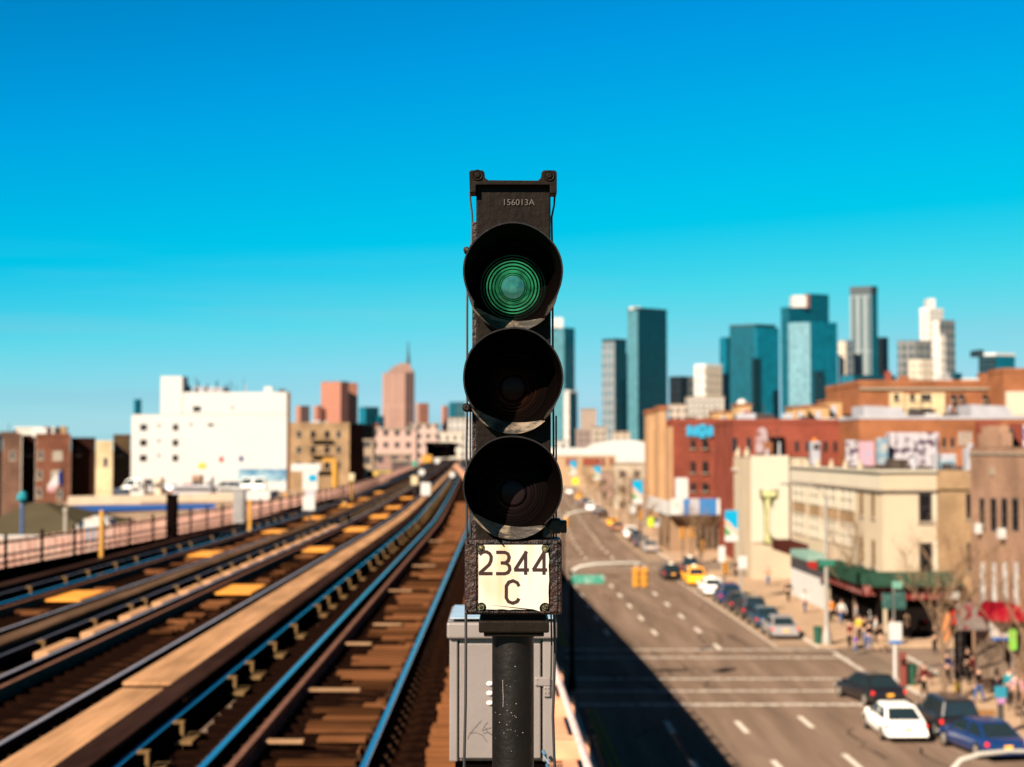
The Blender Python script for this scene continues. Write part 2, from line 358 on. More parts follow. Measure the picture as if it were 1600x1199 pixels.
for nm, fn, dx, zs in (('middle', t2, -.05, [34.3, 48.0, 60, 71.5, 82.5, 98]), ('far left', t3, -.12, [32.8, 46.0, 58.5, 70.0, 85.0, 97.0, 111.0])):
    for i, Z in enumerate(zs):
        x = fn(Z) + dx; o = MB().box(x - .42, x + .42, Z - 1.05 * (1 if Z < 60 else 1.3), Z + 1.05 * (1 if Z < 60 else 1.3), RAILZ - .12, RAILZ - .085).build('tread_plate', m_plate, bevel=.01)
        tag(o, '%s yellow plate lying between the rails of the %s track' % (LP[i], nm), 'track plate', 'yellow plates between the rails')
# brown boards nailed across the ties, with gaps where the dark ties show
def cross_boards(root, fn, y0, y1, xl, xr, holes, dens, mat, pitch=.26, rag=.22):
    far = MB(); y = y0; rnd = random.Random(int(y0 * 7 + dens * 100)); cnt = 0
    while y < y1:
        ph = (y - y0) % holes; a_ = xl + rnd.uniform(0, rag) + (.62 if ph < .85 else 0); wd = pitch * rnd.uniform(.66, .90)
        if rnd.random() < dens and xr - a_ > .08:
            z_ = RAILZ - .152 + rnd.uniform(0, .016); e_ = xr - rnd.uniform(0, .07); mb = MB() if cnt < 98 else far
            mb.box(fn(y) + a_, fn(y) + e_, y, y + wd, z_, z_ + .04)
            if cnt < 98: mb.build('cross_board', mat, root, bevel=.006)
            cnt += 1
        y += pitch
    if far.v: o = far.build('far_cross_boards', mat, root); o['kind'] = 'stuff'
m_dusty = M('dusty_brown_boards', (.085, .033, .013), .85, var=.45, scale=1.5, stretch=(.5, 6, 1), bump=.3)
_t = m_dusty.node_tree; _oi = _t.nodes.new('ShaderNodeObjectInfo'); _mr = _t.nodes.new('ShaderNodeMapRange'); _mr.inputs[3].default_value = .35; _mr.inputs[4].default_value = 1.7
_sc = _t.nodes.new('ShaderNodeVectorMath'); _sc.operation = 'SCALE'; _b = _t.nodes['Principled BSDF']; _src = _b.inputs['Base Color'].links[0].from_socket
_t.links.new(_oi.outputs['Random'], _mr.inputs[0]); _t.links.new(_src, _sc.inputs[0]); _t.links.new(_mr.outputs[0], _sc.inputs['Scale']); _t.links.new(_sc.outputs[0], _b.inputs['Base Color'])
cross_boards(TR1, t1, 12.6, 90, -.24, .66, 3.0, .86, m_dusty, .31, .34)
cross_boards(TR2, t2, 24, 100, -.30, .25, 5.5, .38, m_dusty, .34, .3)
cross_boards(TR3, t3, 28, 110, -.35, .3, 6.5, .34, m_dusty, .34, .3)
for Z, a_, b_ in ((16.4, -.44, -.02), (19.9, -.40, .25), (24.6, -.42, 0), (27.3, -.2, .3), (33.8, -.44, .1), (41.0, -.3, .3), (52, -.4, .1)):
    MB().box(t1(Z) + a_, t1(Z) + b_, Z, Z + .15, RAILZ - .108, RAILZ - .075).build('pale_board', M('pale_dusty_board', (.20, .115, .062), .85, var=.3, scale=2), TR1, bevel=.01)
def third_rail(fn, dx, label, cov):
    t = thing('third_rail', label, 'third rail', (fn(14) + dx, 14, RAILZ - .15), 0, 'third rails beside the tracks')
    MB().sweep(RP, path(fn, dx + .03, RAILZ + .03)).build('rail', m_railside, t)
    MB().sweep(HEAD, path(fn, dx + .03, RAILZ + .03)).build('rail_head', m_railtop if fn is t1 else m_railgrey, t)
    MB().sweep([(-.34, .10), (-.03, .10), (-.03, .15), (-.34, .15)], path(fn, dx - .03, RAILZ)).build('cover_board', cov, t)
    MB().sweep([(-.34, -.14), (-.30, -.14), (-.30, .098), (-.34, .098)], path(fn, dx - .03, RAILZ)).build('side_board', cov, t)
    proto = None
    for i in range(60):
        Z = 12.8 + i * 2.3 + random.uniform(-.6, .6)
        x = fn(Z) + dx
        if proto is None:
            mb = MB(); mb.box(x + .16, x + .20, Z - .05, Z + .05, RAILZ - .15, RAILZ + .02)
            mb.box(x + .08, x + .20, Z - .05, Z + .05, RAILZ + .02, RAILZ + .05)
            mb.box(x + .16, x + .34, Z - .30, Z + .30, RAILZ - .155, RAILZ - .12)
            proto = mb.build('bracket', m_brk, t, bevel=.005); b0 = (x, Z)
        else:
            c = proto.copy(); COL.objects.link(c); c.parent = t; c.location = (x - b0[0], Z - b0[1], 0)
    return t
third_rail(t1, -1.55, 'third rail under dark cover boards between nearest track and tan boardwalk', m_cover)
third_rail(t2, -1.40, 'third rail with cover board between the middle and far left tracks', m_cover2)
third_rail(t3, -1.35, 'third rail with cover board left of the far left track', m_cover)
# timber blocks seen along the middle track's third rail
proto = None
ORD = 'nearest second third fourth fifth sixth seventh eighth ninth tenth eleventh twelfth thirteenth fourteenth fifteenth sixteenth'.split()
for i in range(16):
    Z = 24 + i * 2.5; x = t2(Z) - 1.03
    if proto is None: proto = MB().box(x - .12, x + .12, Z - .85, Z + .85, RAILZ - .155, RAILZ - .03).build('timber_block', m_tan, None, bevel=.03); b0 = (x, Z); o = proto
    else: o = proto.copy(); COL.objects.link(o); o.location = (x - b0[0], Z - b0[1], 0)
    tag(o, ORD[i] + ' pale timber block along the left rail of the middle track', 'timber block', 'timber blocks along the middle track')
# viaduct: girders, boardwalks, parapet, columns
via = thing('elevated_viaduct', 'elevated railway viaduct of dark steel with timber boardwalks carrying three tracks', 'viaduct', (0, 10, 0))
mb = MB()
for fn in (t1, t2, t3):
    for s in (-.75, .75): mb.sweep([(-.2, -1.5), (.2, -1.5), (.2, -1.45), (.03, -1.4), (.03, -.45), (.2, -.42), (.2, -.385), (-.2, -.385), (-.2, -.42), (-.03, -.45), (-.03, -1.4), (-.2, -1.45)], path(fn, s))
mb.build('girder', m_girder, via)
mb = MB()
for i in range(32):
    Z = 4 + i * 15; b = bend(Z); MB().box(-12 + b, 1.0 + b - .01 * Z, Z - .3, Z + .3, RAILZ - 2.4, RAILZ - 1.5).build('cross_girder', m_girder, via)
for i in range(20):
    Z = 4 + i * 15; b = bend(Z)
    for x in (-10.5, -1.0):
        MB().box(x + b - .28, x + b + .28, Z - .28, Z + .28, 0, RAILZ - 2.4).build('column', m_girder, via)
mb = MB()   # brown plank walk right of the near track
y = 3
rows = 0
while y < 220:
    x1 = .62 - .0176 * y + (bend(y)); x0 = t1(y) + 1.27
    wd = random.uniform(.19, .24)
    if x1 - x0 > .1: mb.box(x0 + random.uniform(-.02, .04), x1, y, y + wd, RAILZ - .20, RAILZ - .15 + random.uniform(-.004, .012))
    y += wd + random.uniform(.008, .02)
mb.build('plank_walk', m_plank, via)
mb = MB()
for k in range(4): mb.sweep([(-4.93 + k * .235, -.06), (-4.93 + k * .235 + .228, -.06), (-4.93 + k * .235 + .228, -.02), (-4.93 + k * .235, -.02)], [(bend(Z), Z, RAILZ + .02) for Z in YS if Z >= 20])
mb.build('boardwalk', m_tan, via)
mb = MB()
for k in range(3): mb.sweep([(-4.93 + k * .235, -.06), (-4.93 + k * .235 + .228, -.06), (-4.93 + k * .235 + .228, -.02), (-4.93 + k * .235, -.02)], [(bend(Z), Z, RAILZ - .05) for Z in (2, 10, 19.98)])
mb.box(-4.22, -4.0, 19.4, 19.95, RAILZ - .15, RAILZ - .005); mb.build('lower_boardwalk', m_tan, via)
mb = MB()
FX = [(2, -14.0), (20, -13.6), (38, -12.6), (50, -11.7), (64, -11.0), (78, -10.5), (91, -10.25), (105, -10.3), (130, -11.0), (170, -12.3), (220, -14.0), (280, -16.2), (345, -18.6), (420, -21.3), (480, -23.5)]
def fx(Z):
    for (a, xa), (b, xb) in zip(FX, FX[1:]):
        if Z <= b: return xa + (xb - xa) * (Z - a) / (b - a)
    return FX[-1][1]
mb.sweep([(-.05, -1.2), (.05, -1.2), (.05, .12), (-.05, .12)], [(fx(Z), Z, RAILZ - .1) for Z, _ in FX]); mb.build('edge_girder', m_girder, via)
mb = MB(); n = len(FX)
vs = [(fx(Z) + .05, Z, RAILZ - .3) for Z, _ in FX] + [(t3(Z) - 1.3, Z, RAILZ - .3) for Z, _ in FX]
mb.add(vs, [(i, n + i, n + i + 1, i + 1) for i in range(n - 1)]); mb.build('left_walkway', m_girder, via)
# right hand edge: salmon ledge, posts, pipe rail
m_salmon = M('salmon_concrete', (.48, .24, .14), .85, var=.2, scale=3, bump=.3)
m_pipe = M('pale_pink_pipe_paint', (.56, .38, .33), .5, var=.2, scale=6)
def ex(Z): return .80 - .0205 * Z + bend(Z)
EY = [4, 8, 11, 14, 17, 20, 25, 30, 40, 50, 60, 80, 100, 130, 160, 200, 260]
mb = MB(); mb.sweep([(-.42, -.35), (0, -.35), (0, .0), (-.42, .0)], [(ex(Z), Z, CH - 2.55) for Z in EY])
lg = mb.build('parapet_ledge', m_salmon, via, bevel=.01)
mb = MB()
mb.sweep([(-.05, -1.6), (.01, -1.6), (.01, -.38), (-.05, -.38)], [(ex(Z), Z, CH - 2.55) for Z in EY]); mb.build('edge_girder', m_girder, via)
rl = thing('pipe_railing', 'pale pink pipe railing on salmon posts along the right edge of viaduct', 'railing', (ex(10), 10, CH - 2.55))
MB().tube([(ex(Z) - .02, Z, CH - 2.28) for Z in EY], .032, 10).build('pipe', m_pipe, rl, smooth=True)
m_black = M('black_slot', (.01, .008, .007), .9)
for i in range(34):
    Z = 9.05 + i * 2.05
    x = ex(Z); po = MB().box(x - .26, x + .11, Z - .13, Z + .13, CH - 2.56, CH - 2.40).build('post', m_salmon, rl, bevel=.012)
    if i < 12:
        for q in range(3): MB().box(x - .235, x - .12, Z - .62 + q * .17, Z - .57 + q * .17 + .02, CH - 2.55, CH - 2.546).build('drain_slot', m_black, po)

# left fence of pale pink pickets
fen = thing('picket_fence', 'long fence of pale pink boards with dark rails along viaduct left edge', 'fence', (fx(38), 38, RAILZ))
m_pink = M('pale_pink_boards', (.32, .18, .14), .8, var=.3, scale=1.3)
def fence_run(z0, z1, name='picket_panel'):
    mb = MB(); L = z1 - z0; npk = max(3, int(L / .42))
    for k in range(npk):
        za = z0 + L * (k + .5) / npk; xa = fx(za)
        mb.box(xa - .10, xa + .01, za - .03, za + .03, RAILZ - .02, RAILZ + .70 + random.uniform(-.02, .02))
    mb.hexa([(fx(z0) - .02, z0, RAILZ + .30), (fx(z0) + .005, z0, RAILZ + .30), (fx(z1) + .005, z1 - .01, RAILZ + .30), (fx(z1) - .02, z1 - .01, RAILZ + .30)], [(fx(z0) - .02, z0, RAILZ + .36), (fx(z0) + .005, z0, RAILZ + .36), (fx(z1) + .005, z1 - .01, RAILZ + .36), (fx(z1) - .02, z1 - .01, RAILZ + .36)])
    mb.build(name, m_pink, fen)
z = 20
while z < 440: fence_run(z, z + (2.4 if z < 120 else 6)); z += 2.4 if z < 120 else 6
for dz in (.12, .62):
    MB().sweep([(.02, 0), (.06, 0), (.06, .06), (.02, .06)], [(fx(Z), Z, RAILZ + dz) for Z in [20, 38, 50, 64, 78, 91, 105, 130, 170, 220, 280, 345, 420]]).build('fence_rail', m_girder, fen)
for i in range(45):
    Z = 22 + i * 2.4; MB().box(fx(Z) + .02, fx(Z) + .09, Z - .035, Z + .035, RAILZ - .2, RAILZ + .85).build('fence_post', m_girder, fen)


# ------------------------------------------------------------------ lettering helpers
def text_obj(s, size, loc, rot, ext, mat, parent, name, label=None, xs=1.0):
    cu = bpy.data.curves.new(name, 'FONT'); cu.body = s; cu.size = size; cu.extrude = ext; cu.align_x = 'CENTER'; cu.align_y = 'CENTER'; cu.resolution_u = 3
    tmp = bpy.data.objects.new('tmp', cu); COL.objects.link(tmp)
    dg = bpy.context.evaluated_depsgraph_get(); me = bpy.data.meshes.new_from_object(tmp.evaluated_get(dg))
    bpy.data.objects.remove(tmp); bpy.data.curves.remove(cu)
    me.transform(Matrix.Diagonal((xs, 1, 1, 1)))
    ob = bpy.data.objects.new(name, me); COL.objects.link(ob); me.materials.clear(); me.materials.append(mat)
    ob.location = Vector(loc) - org(parent); ob.rotation_euler = rot
    if parent: ob.parent = parent; ORG[ob.name] = org(parent)
    if label: ob['label'] = label
    return ob
def ribbon(mb, pts, wd, y, th, tp):
    """flat stroke in the x-z plane; tp maps drawing coords to (x, z)"""
    q = [Vector(tp(*p)) for p in pts]; lo = []; hi = []
    for i, p in enumerate(q):
        a = q[max(0, i - 1)]; b = q[min(len(q) - 1, i + 1)]; d1 = (p - a).normalized() if i else (b - p).normalized(); d2 = (b - p).normalized() if i < len(q) - 1 else d1
        d = (d1 + d2).normalized(); n = Vector((-d.y, d.x)); k = min(1.6, 1 / max(.3, n.dot(Vector((-d1.y, d1.x)))))
        lo.append(p + n * wd * k); hi.append(p - n * wd * k)
    for i in range(len(q) - 1):
        four = [lo[i], lo[i + 1], hi[i + 1], hi[i]]
        mb.prismY([(v.x, v.y) for v in four], y, y + th)

# ------------------------------------------------------------------ the signal
SY = 3.8
def sp(px, py, Y=SY):
    v = P(px, py, Y); return v.x, v.z
m_sig = M('signal_black_paint', (.0052, .0035, .0024), .5, var=.25, scale=14, bump=.22, bscale=60, col2=(.0088, .006, .004), thr=(.35, .7), spec=.06)
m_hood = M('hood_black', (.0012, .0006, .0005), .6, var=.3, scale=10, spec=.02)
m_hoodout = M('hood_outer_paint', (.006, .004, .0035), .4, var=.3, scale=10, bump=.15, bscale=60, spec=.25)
m_peel = M('peeling_paint', (.020, .015, .011), .6, col2=(.14, .103, .068), thr=(.46, .52), scale=10, bump=.6, bscale=40, stretch=(.8, 1, 1.8))
m_rust = M('rusted_casting', (.006, .0035, .003), .5, col2=(.028, .011, .007), thr=(.42, .66), scale=28, bump=.9, bscale=90, spec=.25)
m_bolt = M('worn_brass_bolt', (.035, .028, .014), .35, .6, col2=(.30, .25, .13), thr=(.45, .6), scale=160)
m_cable = M('black_cable', (.012, .010, .010), .5)
sig = thing('railway_signal', 'tall black three-lens railway signal on a post with number plate 2344 C', 'railway signal', (P(801, 700, 3.9).x, 3.9, CH - 3.1))
x0, zt = sp(744, 284); x1, zb = sp(861, 846)
hs = MB().box(x0, x1, SY, SY + .17, zb, zt).build('housing', m_sig, sig, bevel=.004)
# back plate left of the housing with its bright rusted strip
MB().box(sp(738, 0)[0], x0 + .002, SY + .02, SY + .035, zb, sp(0, 345)[1]).build('side_flange', m_rust, hs, bevel=.002)
# top plate with two ears
ears = MB()
tp = lambda px, py: sp(px, py, SY - .012)
poly = [tp(*p) for p in [(744, 290), (744, 302), (734, 302), (733, 269), (736, 267), (754, 267), (757, 270), (758, 279), (763, 282.5), (840, 283), (845, 279), (846, 270), (849, 267), (867, 267), (870, 270), (870, 303), (859, 303), (859, 290)]]
bm = bmesh.new(); vsf = [bm.verts.new((x, SY - .02, z)) for x, z in poly]; fc = bm.faces.new(vsf)
r = bmesh.ops.extrude_face_region(bm, geom=[fc]); bmesh.ops.translate(bm, verts=[v for v in r['geom'] if isinstance(v, bmesh.types.BMVert)], vec=(0, .06, 0)); bmesh.ops.recalc_face_normals(bm, faces=bm.faces)
bm.verts.index_update(); ears.add([v.co.copy() for v in bm.verts], [[v.index for v in f.verts] for f in bm.faces]); bm.free()
eo = ears.build('top_bracket', m_sig, sig, bevel=.002)
for px, py in ((746, 274), (858, 275)):
    x, z = sp(px, py, SY - .02)
    MB().lathe([(0, -.008), (.0055, -.008), (.0085, -.006), (.0085, 0)], (x, SY - .02, z), 6).build('bolt', m_sig, eo)
    MB().lathe([(.007, -.002), (.012, -.004), (.0135, -.002), (.0135, 0), (.007, 0)], (x, SY - .02, z), 20).build('washer', m_sig, eo, smooth=True)
# cast seam line, rivets and lumps of old paint
mb = MB(); xa, za = sp(746, 291); xb, _ = sp(859, 291); mb.box(xa, xb, SY - .004, SY, za - .003, za + .001)
for k in range(46):
    px = random.choice([random.uniform(746, 752), random.uniform(852, 859), random.uniform(750, 855)]); py = random.uniform(288, 372)
    x, z = sp(px, py); mb.ball((x, SY + .0004, z), random.uniform(.0008, .0024), 7, 5)
for k in range(40):
    x, z = sp(random.choice([random.uniform(745, 749), random.uniform(855, 860)]), random.uniform(380, 840)); mb.ball((x, SY + .0004, z), random.uniform(.001, .0022), 7, 5)
mb.build('paint_lumps', m_sig, hs, smooth=True)
x, z = sp(810, 317); text_obj('156013A', .0215, (x, SY - .0015, z), (R(90), 0, 0), .0016, M('highlit_cast_letters', (.05, .038, .029), .45), sig, 'cast_number', 'raised cast number 156013A')  # letters lighter than the housing, highlights put into their colour
# three units
m_green = M('green_lens_glass', (.01, .14, .05), .08, var=.15, scale=6, coat=.6)
def lens_mat(name, col, em, rough=.12, coat=.5):
    m, t, b = nodes(name); N = t.nodes.new; L = t.links.new
    b.inputs['Base Color'].default_value = (*col, 1); b.inputs['Roughness'].default_value = rough; b.inputs['Coat Weight'].default_value = coat
    tc = N('ShaderNodeTexCoord'); n = N('ShaderNodeTexNoise'); n.inputs['Scale'].default_value = 22; n.inputs['Detail'].default_value = 3; L(tc.outputs['Object'], n.inputs['Vector'])
    if em:
        mr = N('ShaderNodeMapRange'); L(n.outputs['Fac'], mr.inputs[0]); mr.inputs[1].default_value = .35; mr.inputs[2].default_value = .68; mr.inputs[3].default_value = em[1] * .35; mr.inputs[4].default_value = em[1] * 1.7
        b.inputs['Emission Color'].default_value = (*em[0], 1); L(mr.outputs[0], b.inputs['Emission Strength'])
    bp = N('ShaderNodeBump'); bp.inputs['Strength'].default_value = .35; bp.inputs['Distance'].default_value = .002; L(n.outputs['Fac'], bp.inputs['Height']); L(bp.outputs[0], b.inputs['Normal'])
    return m
mg1 = lens_mat('lit_green_lens', (.01, .12, .05), ((.02, .17, .065), .42)); mg2 = lens_mat('lit_green_lens_centre', (.03, .16, .12), ((.045, .20, .13), .48))
mg3 = lens_mat('green_lens_rim', (.004, .03, .016), ((.01, .06, .03), .10)); md1 = lens_mat('dark_amber_lens', (.022, .007, .004), None, .25, 0); md2 = lens_mat('dark_red_lens', (.010, .006, .006), None, .25, 0)
for m_ in (md1, md2): m_.node_tree.nodes['Principled BSDF'].inputs['Specular IOR Level'].default_value = .06
m_groove = M('lens_groove', (.003, .004, .003), .4)
UN = [(.393, 'top', 'lit green lens', mg1), (.147, 'middle', 'unlit amber-tinted dark lens', md1), (-.105, 'bottom', 'unlit dark lens', md2)]
cx = P(801.5, 600, SY).x
for ui, (dz, nm, ll, lm) in enumerate(UN):
    cz = CH + dz; c = (cx, SY, cz)
    # door: back ring and bowl lip
    dr = MB().lathe([(.060, .03), (.108, .03), (.110, -.030), (.108, -.036), (.107, -.034), (.084, .0), (.084, .012), (.060, .012)], c, 72).build('lens_door', m_hood, sig, smooth=True)
    MB().lathe([(.085, .002), (.085, .014), (.0825, .014), (.0825, -.002)], c, 72).build('gasket', m_hood, dr, smooth=True)
    vs = []; nn = 40
    for k in range(nn + 1):
        u = k / nn; a = R(206 + 108 * u); ri = .1095 - .0285 * math.sin(math.pi * u) ** .6
        for rr_, dd in ((ri, -.006 - .030 * (ri - .083) / .0265), (.1105, -.0395), (.1115, -.034), (ri, -.001 - .03 * (ri - .083) / .0265)): vs.append((cx + rr_ * math.cos(a), SY + dd, cz + rr_ * math.sin(a)))
    MB().add(vs, [(k * 4 + j, k * 4 + (j + 1) % 4, k * 4 + 4 + (j + 1) % 4, k * 4 + 4 + j) for k in range(nn) for j in range(4)] + [(0, 1, 2, 3), (nn * 4 + 3, nn * 4 + 2, nn * 4 + 1, nn * 4)]).build('lower_lip', m_peel, dr, smooth=True)
    # lens as stepped rings
    prof = [(.0, -.008), (.012, -.0077), (.024, -.0065), (.0285, -.005)]
    ln = MB().lathe([(.0, .004), (.083, .004), (.083, .002)][::-1] + [(.0, .003)], c, 64).build('lens', m_groove, sig, label=ll, recalc=True)
    MB().lathe(prof + [(.0285, .002)], c, 64).build('lens_centre', mg2 if ui == 0 else lm, ln, smooth=True, ang=50)
    for r0, r1 in ((.0300, .0335), (.0350, .0425), (.0448, .0500), (.0532, .0588), (.0618, .0660), (.0695, .0730), (.0765, .0800)):
        d0 = -.006 + (r0 - .028) * .05
        MB().lathe([(r0, .002), (r0, d0 + .004), (r0 + .0006, d0), (r1, d0 + .0035), (r1, .002)], c, 72).build('lens_ring', lm if r0 < .065 or ui else mg3, ln, smooth=True, ang=25)
    # hood
    n = 66; vs = []; fs = []
    sts = [(0.0, .1085, 0), (-.03, .1105, .004), (-.07, .1128, .009), (-.11, .1150, .015), (-.148, .1170, .020)]
    for d, r, up in sts:
        t = -d / .148; d *= (.84 if ui == 2 else 1); a0 = R(-47 + 2 * t); a1 = R(211 + 7 * t)
        for q in (r, r - .0035):
            for k in range(n + 1):
                a = a0 + (a1 - a0) * k / n; wob = 1 + .006 * math.sin(5 * a + ui * 2) * t
                vs.append((cx + q * wob * math.cos(a), SY - .01 + d, cz + up + q * wob * math.sin(a)))
    m = n + 1
    def I(s, side, k): return (s * 2 + side) * m + k
    outer = []; inner = []
    for s in range(len(sts) - 1):
        for k in range(n):
            outer.append((I(s, 0, k), I(s, 0, k + 1), I(s + 1, 0, k + 1), I(s + 1, 0, k))); inner.append((I(s, 1, k), I(s + 1, 1, k), I(s + 1, 1, k + 1), I(s, 1, k + 1)))
        for k in (0, n): outer.append((I(s, 0, k), I(s, 1, k), I(s + 1, 1, k), I(s + 1, 0, k)))
    for s in (0, len(sts) - 1):
        for k in range(n): outer.append((I(s, 0, k), I(s, 1, k), I(s, 1, k + 1), I(s, 0, k + 1)))
    h = MB().add(vs, outer + inner).build('hood', m_hood, sig, smooth=True, ang=40)
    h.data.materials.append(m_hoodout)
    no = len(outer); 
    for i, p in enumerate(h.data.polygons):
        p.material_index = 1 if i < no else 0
    # clips on the housing above the hood
    mb = MB()
    for px in (-10, -2, 7): mb.ball((cx + px * .00155, SY - .002, cz + .1135), (.0055, .006, .0035), 8, 6)
    mb.build('hood_clip', m_sig, dr, smooth=True)
    for sx, sz in ((-1, .02), (-1, -.05)):
        pass
# hinge lugs and the big locking nut
for px, py, r in ((729, 391, .008), (729, 637, .011)):
    x, z = sp(px, py, SY - .02); MB().lathe([(0, -.012), (r * .6, -.012), (r, -.008), (r, .03)], (x, SY - .02, z), 8).build('hinge_lug', m_rust, sig, bevel=.001)
    MB().box(x, x0 + .004, SY - .012, SY + .02, z - r * .9, z + r * .9).build('hinge_arm', m_rust, sig, bevel=.002)
x, z = sp(868, 822, SY - .02)
nutx = MB().lathe([(.0, -.012), (.017, -.012), (.021, -.008), (.021, .03)], (x, SY - .02, z), 6).build('lock_nut', m_hoodout, sig, bevel=.002)
MB().box(x + .012, x + .027, SY - .025, SY + .01, z - .017, z + .013).build('nut_flange', m_hoodout, nutx, bevel=.003)
MB().box(sp(846, 0)[0], sp(862, 0)[0], SY - .02, SY + .01, z - .03, z + .012).build('lock_block', m_hoodout, sig, bevel=.004)
# rods and cables either side
def rod(pts, r, name='cable', y=SY + .05):
    return MB().tube([(*([sp(a, b, y)[0]]), y, sp(a, b, y)[1]) for a, b in pts], r, 8).build(name, m_cable, sig, smooth=True)
rod([(734, 300), (735, 315), (737, 330), (738, 345), (737, 380), (731, 400), (730, 480), (730, 640), (729, 700), (729, 846)], .0027)
rod([(867, 300), (866, 320), (862, 340), (863, 400), (864, 560), (865, 700), (865, 846)], .0025)
rod([(735, 640), (735, 846)], .0022)
rod([(869, 650), (869, 846)], .0022)
rod([(728, 958), (728, 1000), (727.5, 1100), (724, 1250), (723, 1400)], .0034)
rod([(866, 958), (867, 1010), (866, 1060), (864, 1120), (866, 1180), (872, 1300), (876, 1400)], .0034)
rod([(861, 958), (862, 1000), (861, 1060)], .0022, y=SY + .02)
# number box
bx0, bz1 = sp(726, 843.5, SY - .03); bx1, bz0 = sp(878, 961, SY - .03)
nb = MB().box(bx0, bx1, SY - .03, SY + .10, bz0, bz1).build('number_box', m_rust, sig, bevel=.005)
q = lambda zx, zy: sp(720 + zx / 5.71, 780 + zy / 5.71, SY - .036)
mb = MB()
L_, T_ = q(140, 400); R_, B_ = q(800, 1003)
for a in ((bx0 + .004, L_, bz0 + .006, bz1 - .006), (R_, bx1 - .010, bz0 + .006, bz1 - .006)): mb.box(a[0], a[1], SY - .0335, SY - .03, a[2], a[3])
mb.box(L_, R_, SY - .0345, SY - .03, T_, bz1 - .005); mb.box(L_, R_, SY - .0345, SY - .03, bz0 + .005, B_)
mb.build('rusted_frame', m_rust, nb, bevel=.0012)
mb = MB()
for k in range(150):
    zx, zy = random.choice([(random.uniform(30, 140), random.uniform(650, 1020)), (random.uniform(800, 895), random.uniform(640, 1020)), (random.uniform(40, 890), random.uniform(1003, 1030)), (random.uniform(400, 800), random.uniform(378, 402)), (random.uniform(800, 890), random.uniform(400, 650))])
    x, z = q(zx, zy); mb.ball((x, SY - .034, z), random.uniform(.0005, .0016), 6, 4)
mb.build('rust_blisters', m_rust, nb, smooth=True)
# enamel plate with scalloped corners, wavy rusty edge
def plate_poly(grow=0):
    pts = []; xl, zt_ = 150, 408; xr, zb_ = 788, 993; rr = 62
    cs = [((183, 445), 92, -18), ]
    def arc(cxx, cyy, r, a0, a1, nn=10):
        for k in range(nn + 1):
            a = R(a0 + (a1 - a0) * k / nn); pts.append((cxx + r * math.cos(a), cyy + r * math.sin(a)))
    arc(175, 440, 42, 115, -48)       # top-left notch
    arc(762, 440, 42, 228, 65)        # top-right
    for k in range(1, 8): pts.append((786 + 3 * math.sin(k * 2.1) - (k > 5) * 4, 480 + k * 60))
    arc(752, 975, 50, -50, -215)
    for k in range(1, 9): pts.append((700 - k * 54, 990 - 7 * math.sin(k * 1.3) ** 2))
    arc(183, 968, 45, 20, -125)
    return [(cxx, cyy) for cxx, cyy in pts]
pp = plate_poly(); bm = bmesh.new(); vv = [bm.verts.new((q(*p)[0], SY - .036, q(*p)[1])) for p in pp]; f = bm.faces.new(vv)
bmesh.ops.triangulate(bm, faces=[f]); g = list(bm.faces); r = bmesh.ops.extrude_face_region(bm, geom=g)
bmesh.ops.translate(bm, verts=[v for v in r['geom'] if isinstance(v, bmesh.types.BMVert)], vec=(0, .0035, 0)); bmesh.ops.recalc_face_normals(bm, faces=bm.faces); bm.verts.index_update()
plm = MB().add([v.co.copy() for v in bm.verts], [[v.index for v in f.verts] for f in bm.faces]); bm.free()
m, t, b = nodes('cream_enamel'); N = t.nodes.new; L = t.links.new
tc = N('ShaderNodeTexCoord'); n1 = N('ShaderNodeTexNoise'); n1.inputs['Scale'].default_value = 14; n1.inputs['Detail'].default_value = 3; mp = N('ShaderNodeMapping'); mp.inputs['Scale'].default_value = (1.3, 1, .45); L(tc.outputs['Object'], mp.inputs[0]); L(mp.outputs[0], n1.inputs['Vector'])
cr = N('ShaderNodeValToRGB'); e = cr.color_ramp.elements; e[0].position = .44; e[0].color = (.40, .37, .32, 1); e[1].position = .80; e[1].color = (.38, .26, .14, 1); L(n1.outputs['Fac'], cr.inputs[0])
L(cr.outputs[0], b.inputs['Base Color']); b.inputs['Roughness'].default_value = .3; b.inputs['Coat Weight'].default_value = .3
pl = plm.build('number_plate', m, nb)
pl['label'] = 'cream enamel plate reading 2344 C'
m_letter = M('brown_black_enamel', (.022, .006, .004), .35)
mb = MB(); wd = .0037
STK = [[(166, 496), (184, 478), (206, 469), (232, 471), (256, 486), (270, 512), (268, 548), (252, 584), (166, 662)], [(160, 664), (281, 664)],
       [(315, 474), (392, 474), (418, 487), (430, 516), (422, 548), (398, 568), (355, 569)], [(380, 569), (412, 576), (432, 598), (436, 628), (420, 655), (390, 665), (314, 665)],
       [(586, 466), (482, 631)], [(475, 631), (605, 631)], [(577, 466), (577, 674)],
       [(748, 466), (646, 631)], [(639, 631), (768, 631)], [(741, 466), (741, 674)],
       [(518, 776), (503, 746), (466, 728), (428, 740), (405, 775), (404, 880), (424, 914), (462, 928), (500, 914), (518, 886)]]
for i, s in enumerate(STK): ribbon(mb, s, wd, SY - .0372 - (i % 3) * .0002, .0012 + (i % 3) * .0002, q)
mb.build('numerals', m_letter, pl)
for zx, zy in ((183, 445), (755, 440), (180, 965), (748, 970)):
    x, z = q(zx, zy); bo = MB().lathe([(0, -.004), (.0030, -.0038), (.0046, -.002), (.005, 0), (.005, .004)], (x, SY - .036, z), 20).build('bolt', m_bolt, nb, smooth=True)
    MB().lathe([(.005, -.0012), (.0072, -.0012), (.0078, .0), (.0078, .004)], (x, SY - .0355, z), 24).build('washer', m_bolt, bo, smooth=True)
